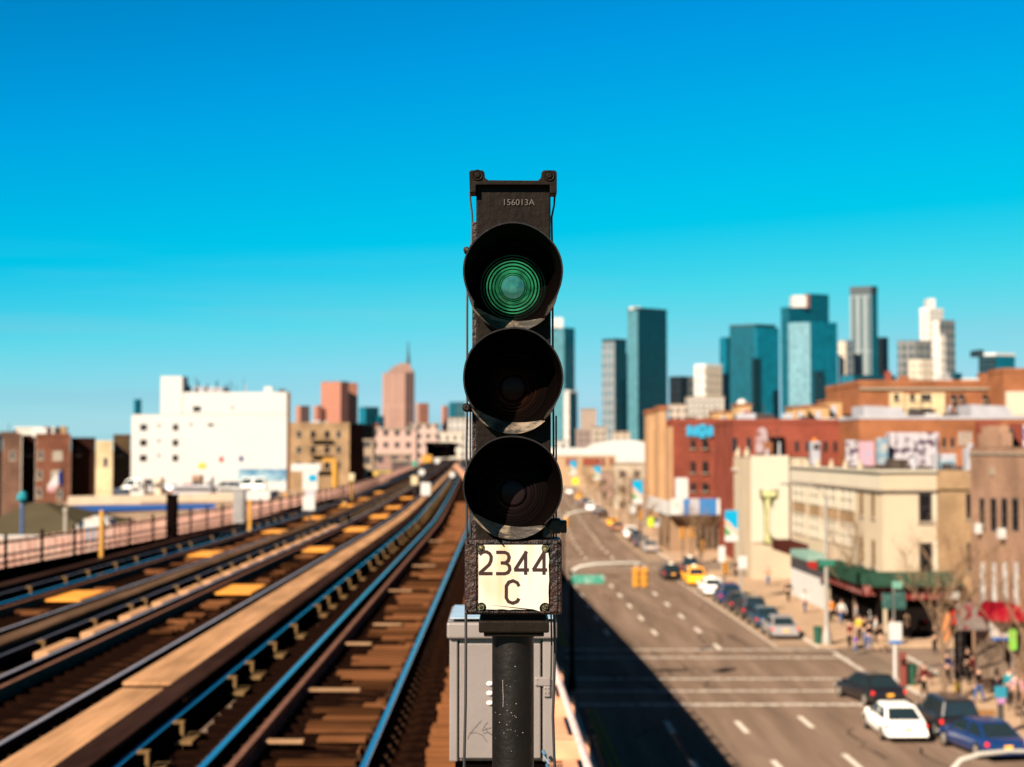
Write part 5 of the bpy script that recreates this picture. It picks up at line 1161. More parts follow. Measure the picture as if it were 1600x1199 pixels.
MB().prismY([(gx(px, 164.9), gz(py, 164.9)) for px, py in ((1550, 672), (1566, 666), (1580, 670), (1600, 664), (1625, 668), (1625, 706), (1604, 700), (1590, 716), (1572, 712), (1566, 698), (1552, 694))], 164.8, 165.02).build('white_graffiti', M('white_graffiti', (.70, .66, .72), .7, col2=(.14, .16, .42), thr=(.50, .62), scale=1.3), t)
# roof billboards with graffiti on the corner building
def billboard(label, px0, px1, pyt, pyb, Y, mat, z_base):
    t = thing('billboard', label, 'billboard', (gx(px0, Y), Y, z_base)); MB().box(gx(px0, Y), gx(px1, Y), Y, Y + .18, gz(pyb, Y), gz(pyt, Y)).build('board', mat, t)
    n_ = 3
    for k in range(n_):
        x = gx(px0 + (px1 - px0) * (k + .5) / n_, Y); MB().box(x - .06, x + .06, Y + .181, Y + .30, z_base, gz(pyt, Y) - .2).build('strut', m_framed, t)
m_gf1 = M('graffiti_mix', (.66, .60, .62), .7, col2=(.10, .05, .09), thr=(.50, .57), scale=1.7); m_gf2 = M('graffiti_pink', (.70, .42, .48), .7, col2=(.45, .45, .60), thr=(.48, .62), scale=.9); m_gf3 = M('graffiti_blue_grey', (.20, .36, .46), .7, col2=(.60, .56, .52), thr=(.48, .60), scale=1.4)
billboard('wide graffiti covered billboard on the cream corner building roof', 1385, 1467, 676, 729, 116, m_gf1, gz(737, 116)); billboard('blue grey graffiti board at the left end of the wide billboard', 1370, 1387, 684, 726, 115, m_gf3, gz(737, 116)); billboard('pink and lilac graffiti board on the corner building roof', 1343, 1366, 690, 728, 117, m_gf2, gz(737, 116)); billboard('narrow grey graffiti board left of the pink one', 1322, 1341, 688, 728, 119, m_gf1, gz(737, 116))
for lb, px0, px1, yt, yb, Y, mt in (('white roof tank unit with orange top behind the parapet finials', 1269, 1282, 690, 716, 128, m_slab), ('white rooftop machine beside the stepped brick gable', 1512, 1530, 700, 722, 104, m_slab), ('low blue grey rooftop machine right of the wide billboard', 1468, 1490, 720, 731, 112, m_gf3)):
    x0_, x1_ = gx(px0, Y), gx(px1, Y); t = thing('roof_unit', lb, 'roof unit', (x0_, Y, gz(yb, Y)))
    MB().box(x0_, x1_, Y, Y + 1.2, gz(yb, Y) - .6, gz(yt, Y)).build('casing', mt, t, bevel=.05); MB().lathe([(.2, 0), (.25, .2), (0, .3)], ((x0_ + x1_) / 2, Y + .6, gz(yt, Y)), 12, 'z').build('fan_cowl', CL['orange'] if 'orange' in lb else m_slab, t)
    MB().box(x0_ + .1, x1_ - .1, Y - .03, Y - .001, gz(yt, Y) - .7, gz(yt, Y) - .2).build('grille', m_framed, t)
# low shops with the white and blue awning, before the red block
Y6 = 190
t = thing('corner_shops', 'single storey corner shops with long white and blue sign band', 'shop', (gx(1052, Y6), Y6, .13))
MB().prism([(gx(1046, Y6), Y6), (gx(1175, Y6), Y6), (gx(1175, Y6), Y6 + 14), (gx(1028, 204), 204)], .13, gz(796, Y6)).build('wall', M('shop_wall_tan', (.40, .25, .15), .85, var=.15, scale=.5), t)
za, zb6 = gz(804, Y6), gz(779, Y6)
for a0, a1, mt, nm in ((1046, 1066, m_white, 'sign_panel'), (1066, 1076, M('shop_blue', (.02, .20, .52), .6, var=.1), 'blue_panel'), (1076, 1091, m_slab, 'grey_panel'), (1091, 1118, MATS['shop_blue'], 'blue_panel'), (1118, 1152, m_white, 'sign_panel')): MB().box(gx(a0, Y6) + .01, gx(a1, Y6) - .01, Y6 - .9, Y6 - .6, za, zb6).build(nm, mt, t)
MB().prism([(gx(1045, Y6), Y6 - .9), (gx(1045, Y6) + .3, Y6 - .5), (gx(1012, 214) + .3, 214), (gx(1010, 214), 214)], gz(803, 196), gz(782, 196)).build('side_sign_panel', m_white, t)
MB().box(gx(1046, Y6), gx(1175, Y6), Y6 - 1.4, Y6 - .01, za - .5, za - .02).build('canopy', M('canopy_brown', (.08, .045, .03), .8), t)
for px in (1090, 1099, 1108, 1117): A_, B_4 = cf(px - 3.2, px + 3.2, Y6); window(t, A_, B_4, .5, 3.0, fr=m_framed, gl=m_glassd, sill=False)
MB().box(gx(1122, Y6), gx(1150, Y6), Y6 - .1, Y6 + .05, .2, 2.9).build('open_front_shade', m_dark, t)  # near-black panel, shade of the open shop put into its colour
MB().box(gx(1065, Y6 - 3), gx(1084, Y6 - 3), Y6 + 3, Y6 + 5, zb6 - .2, gz(748, Y6)).build('roof_cabin', m_white, t, bevel=.05)

# ------------------------------------------------------------------ far avenue and filler blocks
def filler(name, label, px0, px1, pyt, Y, col, fh=3.2, bw=3, wcol=(.06, .05, .05), dep=None, win=True, group=None):
    key = 'far_' + '_'.join('%02d' % int(c * 99) for c in col)
    mt = MF(key, col, wcol, fh, bw, .5, .5, rough=.85, grough=.3) if win else M(key + '_plain', col, .85, var=.1, scale=.05)
    x0_, x1_ = gx(px0, Y), gx(px1, Y); dep = dep or (x1_ - x0_) * .8
    t = thing(name, label, 'building', ((x0_ + x1_) / 2, Y, 0), 0, group); zt_ = gz(pyt, Y)
    MB().prism([(x0_, Y), (x1_, Y), (x1_, Y + dep), (x0_, Y + dep)], 0, zt_).build('wall', mt, t)
    MB().prism([(x0_ - .2, Y - .2), (x1_ + .2, Y - .2), (x1_ + .2, Y + dep + .2), (x0_ - .2, Y + dep + .2)], zt_ + .01, zt_ + .012 * (zt_) + .3).build('roof', mt if not win else M('far_roof', (.42, .33, .25), .9, var=.2, scale=.02), t)
    return t
t = filler('low_building', 'long low tan building with red brick panels closing the avenue', 858, 962, 714, 520, (.60, .40, .24), win=False)
for a0, a1 in ((884, 901), (910, 944), (952, 957)): MB().box(gx(a0, 520), gx(a1, 520), 519.5, 519.9, gz(727, 520), gz(716, 520)).build('brick_panel', m_redb, t)
# white dome hall
x0_, x1_ = gx(925, 560), gx(1022, 560); t = thing('domed_hall', 'white hall with shallow arched roof beyond the avenue shops', 'building', ((x0_ + x1_) / 2, 560, 0))
ar = [(x0_, 0)] + [(x0_ + (x1_ - x0_) * k / 12, gz(702 - 15 * math.sin(math.pi * (k / 12) * .86 + .2) ** .8, 560)) for k in range(13)] + [(x1_, 0)]
MB().prismY(ar[::-1], 560, 600).build('arched_body', m_white, t); MB().box(x0_ - 18, x0_, 562, 598, 0, gz(700, 560)).build('side_wing', m_white, t)
for a in (('low_building', 'cream low shop row beneath the white arched hall, left of tan bays', 960, 1014, 726, 330, (.62, .50, .36)), ('low_building', 'pinkish low building behind the bare avenue trees', 940, 985, 738, 400, (.50, .30, .24)), ('low_building', 'dark brick low row behind the avenue trees', 985, 1016, 750, 290, (.30, .16, .11)),
          ('low_building', 'white low building with green strip beside the signal at the skyline foot', 868, 890, 690, 620, (.70, .66, .60)), ('low_building', 'grey stepped roofs left of the wide dark glass tower', 900, 925, 672, 800, (.34, .24, .20)), ('low_building', 'beige block at the foot of the grey striped tower', 908, 932, 640, 1100, (.55, .40, .30)),
          ('low_building', 'cream small block between the foot of two glass towers', 925, 948, 668, 760, (.52, .42, .32)), ('low_building', 'tan low roofs at the foot of the dark glass tower', 958, 985, 676, 700, (.56, .44, .33)), ('low_building', 'brown gabled low building right of the dark glass tower', 1020, 1050, 668, 330, (.40, .22, .15)),
          ('mid_building', 'pale rounded block left of the cream tower pair', 1047, 1074, 634, 700, (.62, .50, .40)), ('mid_building', 'cream rendered block in front of the cream tower', 1076, 1132, 622, 900, (.60, .54, .46)), ('mid_building', 'dark grey low block right of the arched hall', 985, 1022, 690, 900, (.14, .10, .09))): filler(*a)
# ------------------------------------------------------------------ skyline towers
def tower(label, pxl, pxc, pxr, pyt, Y, ml, mr, spread=.8, crown=None, name='glass_tower', box=None, cat='tower'):
    """footprint with its nearest corner at pxc"""
    C_ = Vector((gx(pxc, Y, pyt), Y)); k = lambda px: (px - 800) / F * (1.0)
    dl, dr = (pxc - pxl) / F * Y, (pxr - pxc) / F * Y
    Yl, Yr = Y + dl * spread + 1, Y + dr * spread + 1
    A_ = Vector((gx(pxl, Yl, pyt), Yl)); B_ = Vector((gx(pxr, Yr, pyt), Yr)); D_ = A_ + B_ - C_
    zt_ = gz(pyt, Y); t = thing(name, label, cat, (C_.x, Y, 0))
    ce = (A_ + B_ + C_ + D_) / 4
    MB().prism([tuple(v) for v in (A_, C_, B_, D_)], 0, zt_).build('facade', mr, t)
    if ml is not mr:
        a, b = A_, C_; d = (b - a).normalized(); n = Vector((d.y, -d.x)) * .6
        MB().prism([tuple(a + n), tuple(b + n), tuple(b), tuple(a)], 0, zt_ - .5).build('side_facade', ml, t)
    if crown:
        mt, h_ = crown; MB().prism([tuple(ce + (v - ce) * 1.01) for v in (A_, C_, B_, D_)], zt_ + .1, zt_ + h_).build('crown', mt, t)
    if box:
        a0, a1, py, mt = box; MB().box(gx(a0, Y, py), gx(a1, Y, py), Y + 4, Y + 22, zt_ + .1, gz(py, Y)).build('roof_plant', mt, t)
    return t
g = lambda n, c, w=(.004, .06, .08), **k: MF(n, w, c, k.get('fh', 4), k.get('bw', 1.8), k.get('hf', .85), k.get('wf', .88), rough=.35, grough=k.get('gr', .18), var=k.get('var', .25))
GD = g('glass_deep_teal', (.0, .040, .060)); GT = g('glass_teal', (.0, .085, .125)); GB = g('glass_blue', (.0, .135, .205)); GL = g('glass_light', (.06, .20, .24), (.14, .22, .24)); GK = g('glass_black', (.004, .014, .020)); GW = g('glass_whitish', (.14, .30, .36), (.22, .34, .36))
FG = MF('grid_grey', (.20, .20, .19), (.03, .05, .06), 9, 7, .55, .5, rough=.7); FL = MF('stripe_light', (.26, .29, .30), (.09, .14, .17), 9, 5, .6, .5, rough=.6); FC = MF('grid_cream', (.70, .58, .44), (.26, .22, .18), 7, 6, .45, .4, rough=.8); FW = MF('grid_white', (.72, .66, .58), (.38, .35, .33), 8, 7, .35, .4, rough=.8)
FS = MF('grid_salmon', (.50, .20, .12), (.30, .10, .07), 3.6, 3.2, .5, .5, rough=.8); FR = MF('grid_red_dark', (.16, .06, .05), (.08, .03, .03), 3.6, 3.2, .5, .5, rough=.8); FP = MF('stripe_brown_pink', (.46, .26, .19), (.26, .14, .11), 60, 3.4, .98, .45, rough=.8); FO = MF('stripe_brown_shaded', (.20, .12, .10), (.10, .06, .06), 60, 3.4, .98, .5, rough=.8)  # darker salmon and brown copies mainly serve as shaded tower faces
m_whcrown = M('white_crown', (.80, .76, .70), .6); m_dkcrown = M('dark_crown', (.01, .03, .04), .5)
tower('pale glass tower half hidden behind the signal, right side teal', 858, 882, 898, 512, 1500, GL, GT, box=(864, 880, 496, m_whcrown)); tower('slim dark glass block standing before the half hidden tower', 882, 890, 902, 614, 1200, FW, GD, crown=(m_whcrown, 2))
tower('grey striped tower with teal right side, left of the wide dark tower', 941, 961, 979, 534, 1500, FL, GD, crown=(m_dkcrown, 3)); tower('lower teal glass slab tucked between the grey and the wide dark tower', 976, 979, 986, 553, 1560, GT, GT, .2)
tower('wide dark teal glass tower with white corner box at its top', 981, 997, 1042, 484, 1450, GL, GD, crown=(m_dkcrown, 2), box=(984, 1002, 479, m_whcrown))
tower('grey brown slab block right of the wide dark tower', 1046, 1064, 1084, 588, 1500, FC, FG, .6, name='tower_block'); tower('cream tower with grey window stripe left of the blue cluster', 1085, 1103, 1128, 574, 1400, FW, FC, .6, crown=(m_whcrown, 3), name='tower_block')
tower('shorter teal glass tower at the left of the blue cluster', 1125, 1136, 1150, 527, 1420, GB, GT, .7); tower('broad dark teal tower of the blue cluster with flat top', 1140, 1180, 1212, 509, 1400, GT, GD, .5, crown=(m_dkcrown, 1.5)); tower('brighter blue glass slab at the right of the blue cluster', 1178, 1183, 1217, 512, 1380, GB, GB, .3)
tower('tall teal tower with white box on its roof, behind the striped one', 1220, 1233, 1266, 480, 1600, GT, GT, .5, box=(1240, 1261, 461, m_whcrown)); tower('near black glass slab low in the middle of the blue cluster', 1174, 1178, 1190, 560, 1350, GK, GK, .3); tower('highest teal tower of the cluster with red left edge', 1256, 1266, 1295, 459, 1700, FR, GT, .5)
tower('blue glass tower with pale reflecting left facade, front of cluster', 1232, 1266, 1308, 503, 1300, GW, GB, .35); tower('dark slot block at the foot of the pale striped tower', 1270, 1276, 1288, 580, 1250, GK, GK, .5); tower('thin black glass annex in front of the blue tower', 1280, 1283, 1290, 588, 1230, GK, GK, .4)
tower('tall grey tower with dark cap standing alone on the skyline', 1328, 1361, 1371, 460, 1700, MF('stripe_grey_tower', (.28, .32, .32), (.08, .12, .13), 60, 8, .98, .5, rough=.6), GT, .3, crown=(m_dkcrown, 9)); tower('lower pale grey block left of the tall capped tower', 1310, 1322, 1334, 532, 1680, FC, FL, .5, name='tower_block'); tower('brownish block with teal side right of the tall capped tower', 1369, 1379, 1388, 527, 1720, FC, GD, .6, name='tower_block')
tower('low dark teal glass slab in front of the tall capped tower', 1314, 1334, 1400, 586, 1100, GB, GD, .3); tower('grey gridded tower left of the white crowned tower', 1402, 1430, 1457, 532, 1650, FG, FG, .2, name='tower_block'); tower('stepped cream block before the grey gridded tower', 1420, 1440, 1458, 562, 1500, FC, FC, .3, name='tower_block'); tower('small stepped cream block lower left of the gridded tower', 1412, 1420, 1434, 590, 1450, FC, FC, .3, name='tower_block')
tower('white crowned cream tower on the right skyline', 1437, 1452, 1474, 487, 1700, FW, FW, .4, crown=(m_whcrown, 4), box=(1452, 1463, 466, m_whcrown), name='tower_block'); tower('dark grey gridded tower overlapping the white crowned one', 1456, 1468, 1492, 500, 1600, FW, FG, .4, name='tower_block'); tower('narrow white slab before the dark grey gridded tower', 1460, 1470, 1478, 522, 1500, FW, FW, .3, name='tower_block')
tower('low dark glass office block farthest right on the skyline', 1529, 1556, 1586, 556, 1100, GK, GB, .4, crown=(m_whcrown, 2), box=(1530, 1540, 546, m_dkcrown)); tower('teal box block just right of the gridded towers', 1488, 1492, 1503, 583, 1500, GT, GD, .5)
# left of the signal
tower('salmon red tower under construction with orange netting, left pair', 502, 533, 545, 596, 1600, FS, FR, .5, name='tower_block'); tower('salmon red tower with slanted side, right of its darker twin', 530, 535, 559, 598, 1620, FR, FS, .3, name='tower_block')
tw_ = tower('tall brown pink tower with stepped top and thin spire', 598, 634, 648, 582, 1700, FP, FO, .3, name='spired_tower')
Yt = 1700; 
for a0, a1, py in ((606, 644, 576), (612, 640, 570), (620, 638, 566)): MB().box(gx(a0, Yt), gx(a1, Yt), Yt + 3 + (a0 - 600), Yt + 28, gz(py + 7, Yt), gz(py, Yt)).build('stepped_top', FP, tw_)
MB().lathe([(2.2, 0), (1.0, 12), (.5, 24)], (gx(636, Yt), Yt + 16, gz(567, Yt)), 8, 'z').build('spire', m_dkcrown, tw_)
for a in (('small brown tower between white building and salmon towers', 463, 470, 484, 634, 1500, FS, FO), ('small pink tower just left of the salmon pair', 490, 496, 504, 634, 1600, FS, FS), ('blue glass mid rise right of the salmon towers', 562, 572, 592, 636, 1300, GB, GD), ('grey blue low tower left of the spired tower', 588, 592, 600, 650, 1300, GT, GT),
          ('pink brown slab right of the spired tower', 650, 656, 670, 630, 1600, FP, FS), ('thin pink tower halfway to the signal', 690, 694, 700, 634, 1800, FS, FS), ('blue grey glass tower beside the signal edge, left side', 702, 712, 728, 628, 1500, GT, GL), ('teal slim tower far left of the white building', 209, 213, 221, 624, 1800, GB, GB)):
    tower(*a, .5, name='tower_block')
# ------------------------------------------------------------------ left side buildings
YW = 270
wt = building('white_building', 'large white six storey building with small dark windows and stair tower', [(gx(205, YW), YW), (gx(448, YW), YW), (gx(447, YW + 24), YW + 24), (gx(205, YW) - 3, YW + 24)], gz(648, YW), M('bright_white_paint', (.80, .765, .72), .8, var=.03, scale=.1), parapet=0)
mw_ = MATS['bright_white_paint']
MB().prism([(gx(285, YW), YW + .001), (gx(447.9, YW), YW + .001), (gx(446.9, YW + 23.9), YW + 23.9), (gx(285, YW), YW + 23.9)], gz(648, YW) + .065, gz(613, YW)).build('upper_wall', mw_, wt); MB().box(gx(250, YW), gx(284, YW), YW + .001, YW + 5, gz(648, YW) + .065, gz(588, YW)).build('stair_tower', mw_, wt)
MB().prism([(gx(448, YW) + .005, YW + .2), (gx(453, YW), YW + .2), (gx(453, YW + 23), YW + 23), (gx(447.5, YW + 23), YW + 23)], 0, gz(612, YW)).build('brown_edge', M('brown_side_wall', (.22, .10, .045), .8), wt)
MB().box(gx(300, YW), gx(344, YW), YW + 3, YW + 8, gz(613, YW), gz(604, YW)).build('roof_plant', m_slab, wt)
for k in range(5): x = gx(290 + k * 15, YW); MB().tube([(x, YW + 2, gz(613, YW)), (x, YW + 2, gz(600 - (k % 2) * 6, YW))], .12, 5).build('antenna', m_dark, wt)
for px, w_ in ((224, 11), (274, 9)):
    for py in (668, 692, 716): A_, B_4 = cf(px - w_ / 2, px + w_ / 2, YW); window(wt, A_, B_4, gz(py + 5, YW), gz(py - 5, YW), fr=m_framed, sill=False)
for px, py, w_ in ((307, 639, 12), (363, 637, 2.5), (248, 665, 3), (248, 689, 3), (248, 712, 3), (298, 663, 3), (329, 664, 9)): A_, B_4 = cf(px - w_ / 2, px + w_ / 2, YW); MB().box(A_[0], B_4[0], YW - .08, YW + .02, gz(py + 4 if w_ > 10 else py + 2, YW), gz(py - 4 if w_ > 10 else py - 2, YW)).build('vent_window', m_glassd, wt)
MB().box(gx(372, YW), gx(447, YW), YW - .06, YW + .02, gz(752, YW), gz(733, YW)).build('mural', M('blue_mural', (.40, .58, .66), .7, col2=(.10, .28, .45), thr=(.48, .60), scale=.25), wt)
for px, py, c_n in ((316, 728, 'yellow'), (346, 718, 'red'), (377, 717, 'navy')): A_, B_4 = cf(px - 6 if c_n == 'yellow' else px - 3, px + 6 if c_n == 'yellow' else px + 3, YW); MB().box(A_[0], B_4[0], YW - .07, YW + .02, gz(py + 4, YW), gz(py - 4, YW)).build('mural_patch', CL[c_n], wt)
# brick row far left
YB = 232
for lb, a0, a1, yt, mt, wins, dep in (('leftmost brown brick house of the row, sunlit front', 4, 33, 682, MB_('old_brown_brick', (.17, .085, .055), (.13, .065, .045), (.16, .10, .07)), ((20, 712),), 14), ('red brick house with paired white windows in the left row', 56, 110, 683, MB_('mid_red_brick', (.19, .068, .038), (.15, .052, .03), (.17, .09, .06)), ((64, 711), (90, 712), (62, 742), (88, 742), (62, 770), (94, 772)), 16), ('tan brick house closing the left row by the white building', 150, 176, 694, m_yb, ((165, 722),), 18)):
    t = building('brick_house', lb, [(gx(a0, YB), YB), (gx(a1, YB), YB), (gx(a1, YB + dep), YB + dep), (gx(a0, YB + dep), YB + dep)], gz(yt, YB), mt, parapet=.5)
    for px, py in wins: w_ = 15 if px in (90, 88) else 8; A_, B_4 = cf(px - w_ / 2, px + w_ / 2, YB); window(t, A_, B_4, gz(py + 7, YB), gz(py - 7, YB), fr=m_frame, gl=m_blind if w_ == 15 else m_glassd, sill=True, mull=w_ == 15)
for lb, a0, a1, yt, mt in (('brick wing coloured dark for shade between the two left brick houses', 34, 55.5, 684, m_shadeb), ('brick wing coloured dark for shade right of the red brick house', 111, 149, 688, m_shadeb), ('dark brown wing between tan house and white building', 177, 204, 683, MB_('olive_brick', (.10, .06, .03), (.08, .05, .025), (.09, .06, .04))), ('brick block coloured dark for shade at the left picture edge', -60, 3, 684, m_shadeb)):
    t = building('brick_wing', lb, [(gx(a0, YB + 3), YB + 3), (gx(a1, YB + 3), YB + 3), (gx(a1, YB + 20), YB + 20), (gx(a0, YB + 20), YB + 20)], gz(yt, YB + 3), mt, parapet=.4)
    A_, B_4 = cf(a0 + 8, a0 + 16, YB + 3); window(t, A_, B_4, gz(712, YB), gz(700, YB), fr=m_framed)
t = filler('pale_roof_hall', 'low white rounded roof behind the left brick row', 24, 84, 671, 330, (.80, .74, .64), win=False)
# tan flats with fire escape
YT = 330
t = building('tan_apartments', 'tan brick apartments with dark fire escape balconies right of white building', [(gx(453, YT), YT), (gx(546, YT), YT), (gx(567, YT), YT + 30), (gx(453, YT), YT + 30)], gz(665, YT), m_tanb, parapet=.6)
MB().prism([(gx(546, YT) + .01, YT + .01), (gx(567, YT + 3), YT + 3), (gx(567, YT + 3), YT + 28), (gx(546, YT) + .01, YT + 28)], 0, gz(663, YT)).build('shade_dark_side', m_shadeb, t)  # side wall takes the near-black brick as its shade
for py in (679, 703, 727):
    for px in (467, 529): A_, B_4 = cf(px - 4, px + 4, YT); window(t, A_, B_4, gz(py + 6, YT), gz(py - 6, YT), fr=m_frame, gl=m_glassd, sill=False)
    for px in (489, 511): A_, B_4 = cf(px - 4, px + 4, YT); window(t, A_, B_4, gz(py + 6, YT), gz(py - 6, YT), fr=m_framed, gl=m_glassd, sill=False)
    mb = MB(); mb.box(gx(485, YT), gx(519, YT), YT - 1.2, YT - .06, gz(py + 9, YT) - .1, gz(py + 9, YT)); 
    for k in range(9): x = gx(485 + k * 4.2, YT); mb.box(x, x + .05, YT - 1.2, YT - 1.15, gz(py + 9, YT), gz(py + 3, YT))
    mb.box(gx(485, YT), gx(519, YT), YT - 1.2, YT - 1.15, gz(py + 3, YT), gz(py + 3, YT) + .1); mb.build('fire_escape', m_dark, t)
for a in (('tan_slab', 'narrow tan end wall right of the dark side of tan apartments', 569, 583, 690, 300, (.46, .32, .20)), ('pink_block', 'long pink low rise block beneath the spired tower', 583, 650, 672, 420, (.66, .42, .34)), ('pink_block', 'pale pink block stepping right under the spired tower', 640, 684, 664, 520, (.66, .46, .38)),
          ('cream_block', 'cream roofs clustered left of the signal at the skyline foot', 684, 724, 676, 600, (.74, .64, .52)), ('brown_block', 'brown brick low block by the curve of the railway', 588, 640, 712, 330, (.40, .22, .17)), ('yellow_shop', 'yellow and green shop front by the railway curve', 575, 612, 735, 300, (.70, .45, .08)),
          ('cream_block', 'pale cream block left of the signal farthest along the rails', 700, 738, 655, 800, (.66, .60, .54)), ('dark_block', 'dark low block behind the red brown trees by the rails', 612, 640, 722, 280, (.10, .05, .045)), ('cream_block', 'whitish low roofs above the station canopy', 655, 700, 690, 700, (.70, .60, .52))):
    filler(a[0], a[1], *a[2:6], a[6])
# long low building with blue stripe, hip roofed hall, cars on its roof deck
YL = 190
x0_, x1_ = gx(84, YL), gx(372, YL)
t = thing('low_warehouse', 'long low cream warehouse with a bright blue stripe along its wall', 'building', (x0_, YL, 0))
MB().prism([(x0_, YL), (x1_, YL + 8), (x1_ + 20, YL + 60), (x0_, YL + 46)], 0, gz(786, YL)).build('wall', M('warehouse_tan', (.55, .38, .26), .85, var=.25, scale=.3), t)
def wf(px): f_ = (px - 84) / (372 - 84); Yw = YL + 8 * f_; return gx(px, Yw), Yw
def wband(nm, mt, a0, a1, yb, yt, o): A_, B_4 = wf(a0), wf(a1); return MB().hexa([(A_[0], A_[1] - o, gz(yb, A_[1])), (B_4[0], B_4[1] - o, gz(yb - 6, B_4[1])), (B_4[0], B_4[1] + .1, gz(yb - 6, B_4[1])), (A_[0], A_[1] + .1, gz(yb, A_[1]))], [(A_[0], A_[1] - o, gz(yt, A_[1])), (B_4[0], B_4[1] - o, gz(yt - 6, B_4[1])), (B_4[0], B_4[1] + .1, gz(yt - 6, B_4[1])), (A_[0], A_[1] + .1, gz(yt, A_[1]))]).build(nm, mt, t)
wband('parapet_band', M('parapet_cream', (1.0, .78, .56), .8, var=.1, scale=.6), 108, 372, 790, 776, .25); wband('blue_stripe', M('stripe_blue', (.01, .13, .50), .6, var=.05), 84, 362, 800, 792, .45)
wband('lower_wall', M('lower_wall_pink', (.66, .42, .32), .8, var=.15, scale=.5), 120, 372, 842, 801, .12)
for px in (178, 192, 214, 222, 240, 262, 284, 300, 320, 340): wband('doorway', m_shadeb, px, px + 5, 824, 805, .18)
wband('orange_sign', CL['red'], 330, 362, 812, 802, .5)
hp = thing('hip_roof_hall', 'low hall with olive grey hipped roof at the left picture edge', 'building', (gx(40, 120), 120, 0))
hx0, hx1 = gx(-60, 118), gx(150, 118); MB().prism([(hx0, 118), (hx1, 118), (hx1, 138), (hx0, 138)], 0, gz(842, 118)).build('wall', M('parapet_cream', (1.0, .78, .56)), hp)
lo = [(hx0 - .5, 117.5, gz(841, 118)), (hx1 + .5, 117.5, gz(841, 118)), (hx1 + .5, 138, gz(841, 118)), (hx0 - .5, 138, gz(841, 118))]; hi = [(gx(40, 126), 127, gz(787, 126)), (gx(64, 126), 127, gz(787, 126)), (gx(64, 126), 129, gz(787, 126)), (gx(40, 126), 129, gz(787, 126))]
MB().hexa(lo, hi).build('roof', M('olive_roof', (.125, .10, .06), .9, var=.12, scale=.4), hp)
for lb, px, py, Y, w_, h_, mt in (('white vent box on the warehouse roof, leftmost', 212, 764, 205, 16, 10, m_white), ('teal roof box on the warehouse', 189, 767, 215, 24, 7, MATS['paint_blue_grey']), ('tall white roof box with blue side on warehouse', 222, 758, 205, 7, 18, m_white), ('cream roof box behind the blue stripe', 247, 758, 205, 10, 22, M('parapet_cream', (.7, .6, .45))), ('long grey roof duct on the warehouse', 300, 762, 212, 60, 7, m_slab), ('brown roof box before the white building', 307, 750, 215, 14, 14, m_brown), ('pale roof duct at the warehouse right end', 365, 764, 210, 50, 6, m_white), ('white roof box right of the brown one', 326, 752, 214, 9, 12, m_white)):
    x0_, x1_ = gx(px - w_ / 2, Y), gx(px + w_ / 2, Y); zt_, zb_ = gz(py - h_ / 2, Y), min(gz(py + h_ / 2, Y), gz(770, Y)) - .3
    t2 = thing('roof_box', lb, 'roof box', (x0_, Y, zb_)); MB().box(x0_, x1_, Y, Y + 2, min(zb_, 6.2), zt_).build('casing', mt, t2, bevel=.08); MB().box(x0_ + .15, x1_ - .15, Y - .04, Y - .001, zt_ - (zt_ - zb_) * .6, zt_ - (zt_ - zb_) * .25).build('louvre', m_framed, t2)
# small colourful kiosk, lamp, flagpole on the left street
t = thing('street_kiosk', 'small white kiosk with orange spots and a bright blue front', 'kiosk', (gx(148, 105), 105, 0)); kq = lambda px, py: (gx(px, 105), gz(py, 105))
MB().prismY([kq(*p) for p in ((128, 870), (120, 822), (132, 812), (150, 806), (168, 812), (176, 824), (170, 870))][::-1], 105, 107).build('body', M('kiosk_white', (.75, .70, .64), .7, col2=(.75, .30, .08), thr=(.56, .60), scale=.9), t); MB().box(kq(134, 0)[0], kq(158, 0)[0], 104.8, 104.99, kq(0, 846)[1], kq(0, 824)[1]).build('blue_front', m_bb, t); MB().box(gx(128, 105), gx(170, 105), 105, 107, 0, kq(0, 870)[1] - .005).build('base', m_white, t)
t = thing('blue_lamp_post', 'blue post with a teal lantern head standing before the olive roof', 'lamp post', (gx(36, 100), 100, 0)); MB().tube([(gx(36, 100), 100, 0), (gx(36, 100), 100, gz(786, 100))], .11, 8).build('pole', M('pole_blue', (.05, .13, .32), .6), t); MB().lathe([(.15, 0), (.38, .25), (.30, .55), (.1, .75)], (gx(36, 100), 100, gz(786, 100)), 8, 'z').build('lantern', MATS['cloth_teal'], t)
t = thing('flagpole', 'flagpole with pink white and navy flag before the brick house', 'flagpole', (gx(96, 150), 150, 0)); MB().tube([(gx(99, 150), 150, 0), (gx(99, 150), 150, gz(730, 150))], .07, 8).build('pole', m_framed, t)
fq = lambda px, py: (gx(px, 150), gz(py, 150)); MB().prismY([fq(*p) for p in ((98, 735), (88, 742), (76, 758), (75, 768), (84, 770), (92, 758), (97, 752))], 149.9, 150).build('flag', M('flag_pink', (.62, .30, .32), .8, col2=(.75, .68, .66), thr=(.45, .55), scale=.8), t); MB().prismY([fq(*p) for p in ((98, 734), (92, 740), (93, 756), (99, 760))], 149.80, 149.89).build('flag_canton', CL['navy'], t)
t = thing('pale_pole', 'plain pale pole rising before the olive hipped roof', 'pole', (gx(104, 104), 104, 0)); MB().tube([(gx(104, 104), 104, 0), (gx(104, 104), 104, gz(798, 104))], .13, 8).build('pole', m_frame, t); MB().ball((gx(104, 104), 104, gz(798, 104)), .2).build('cap', m_frame, t)

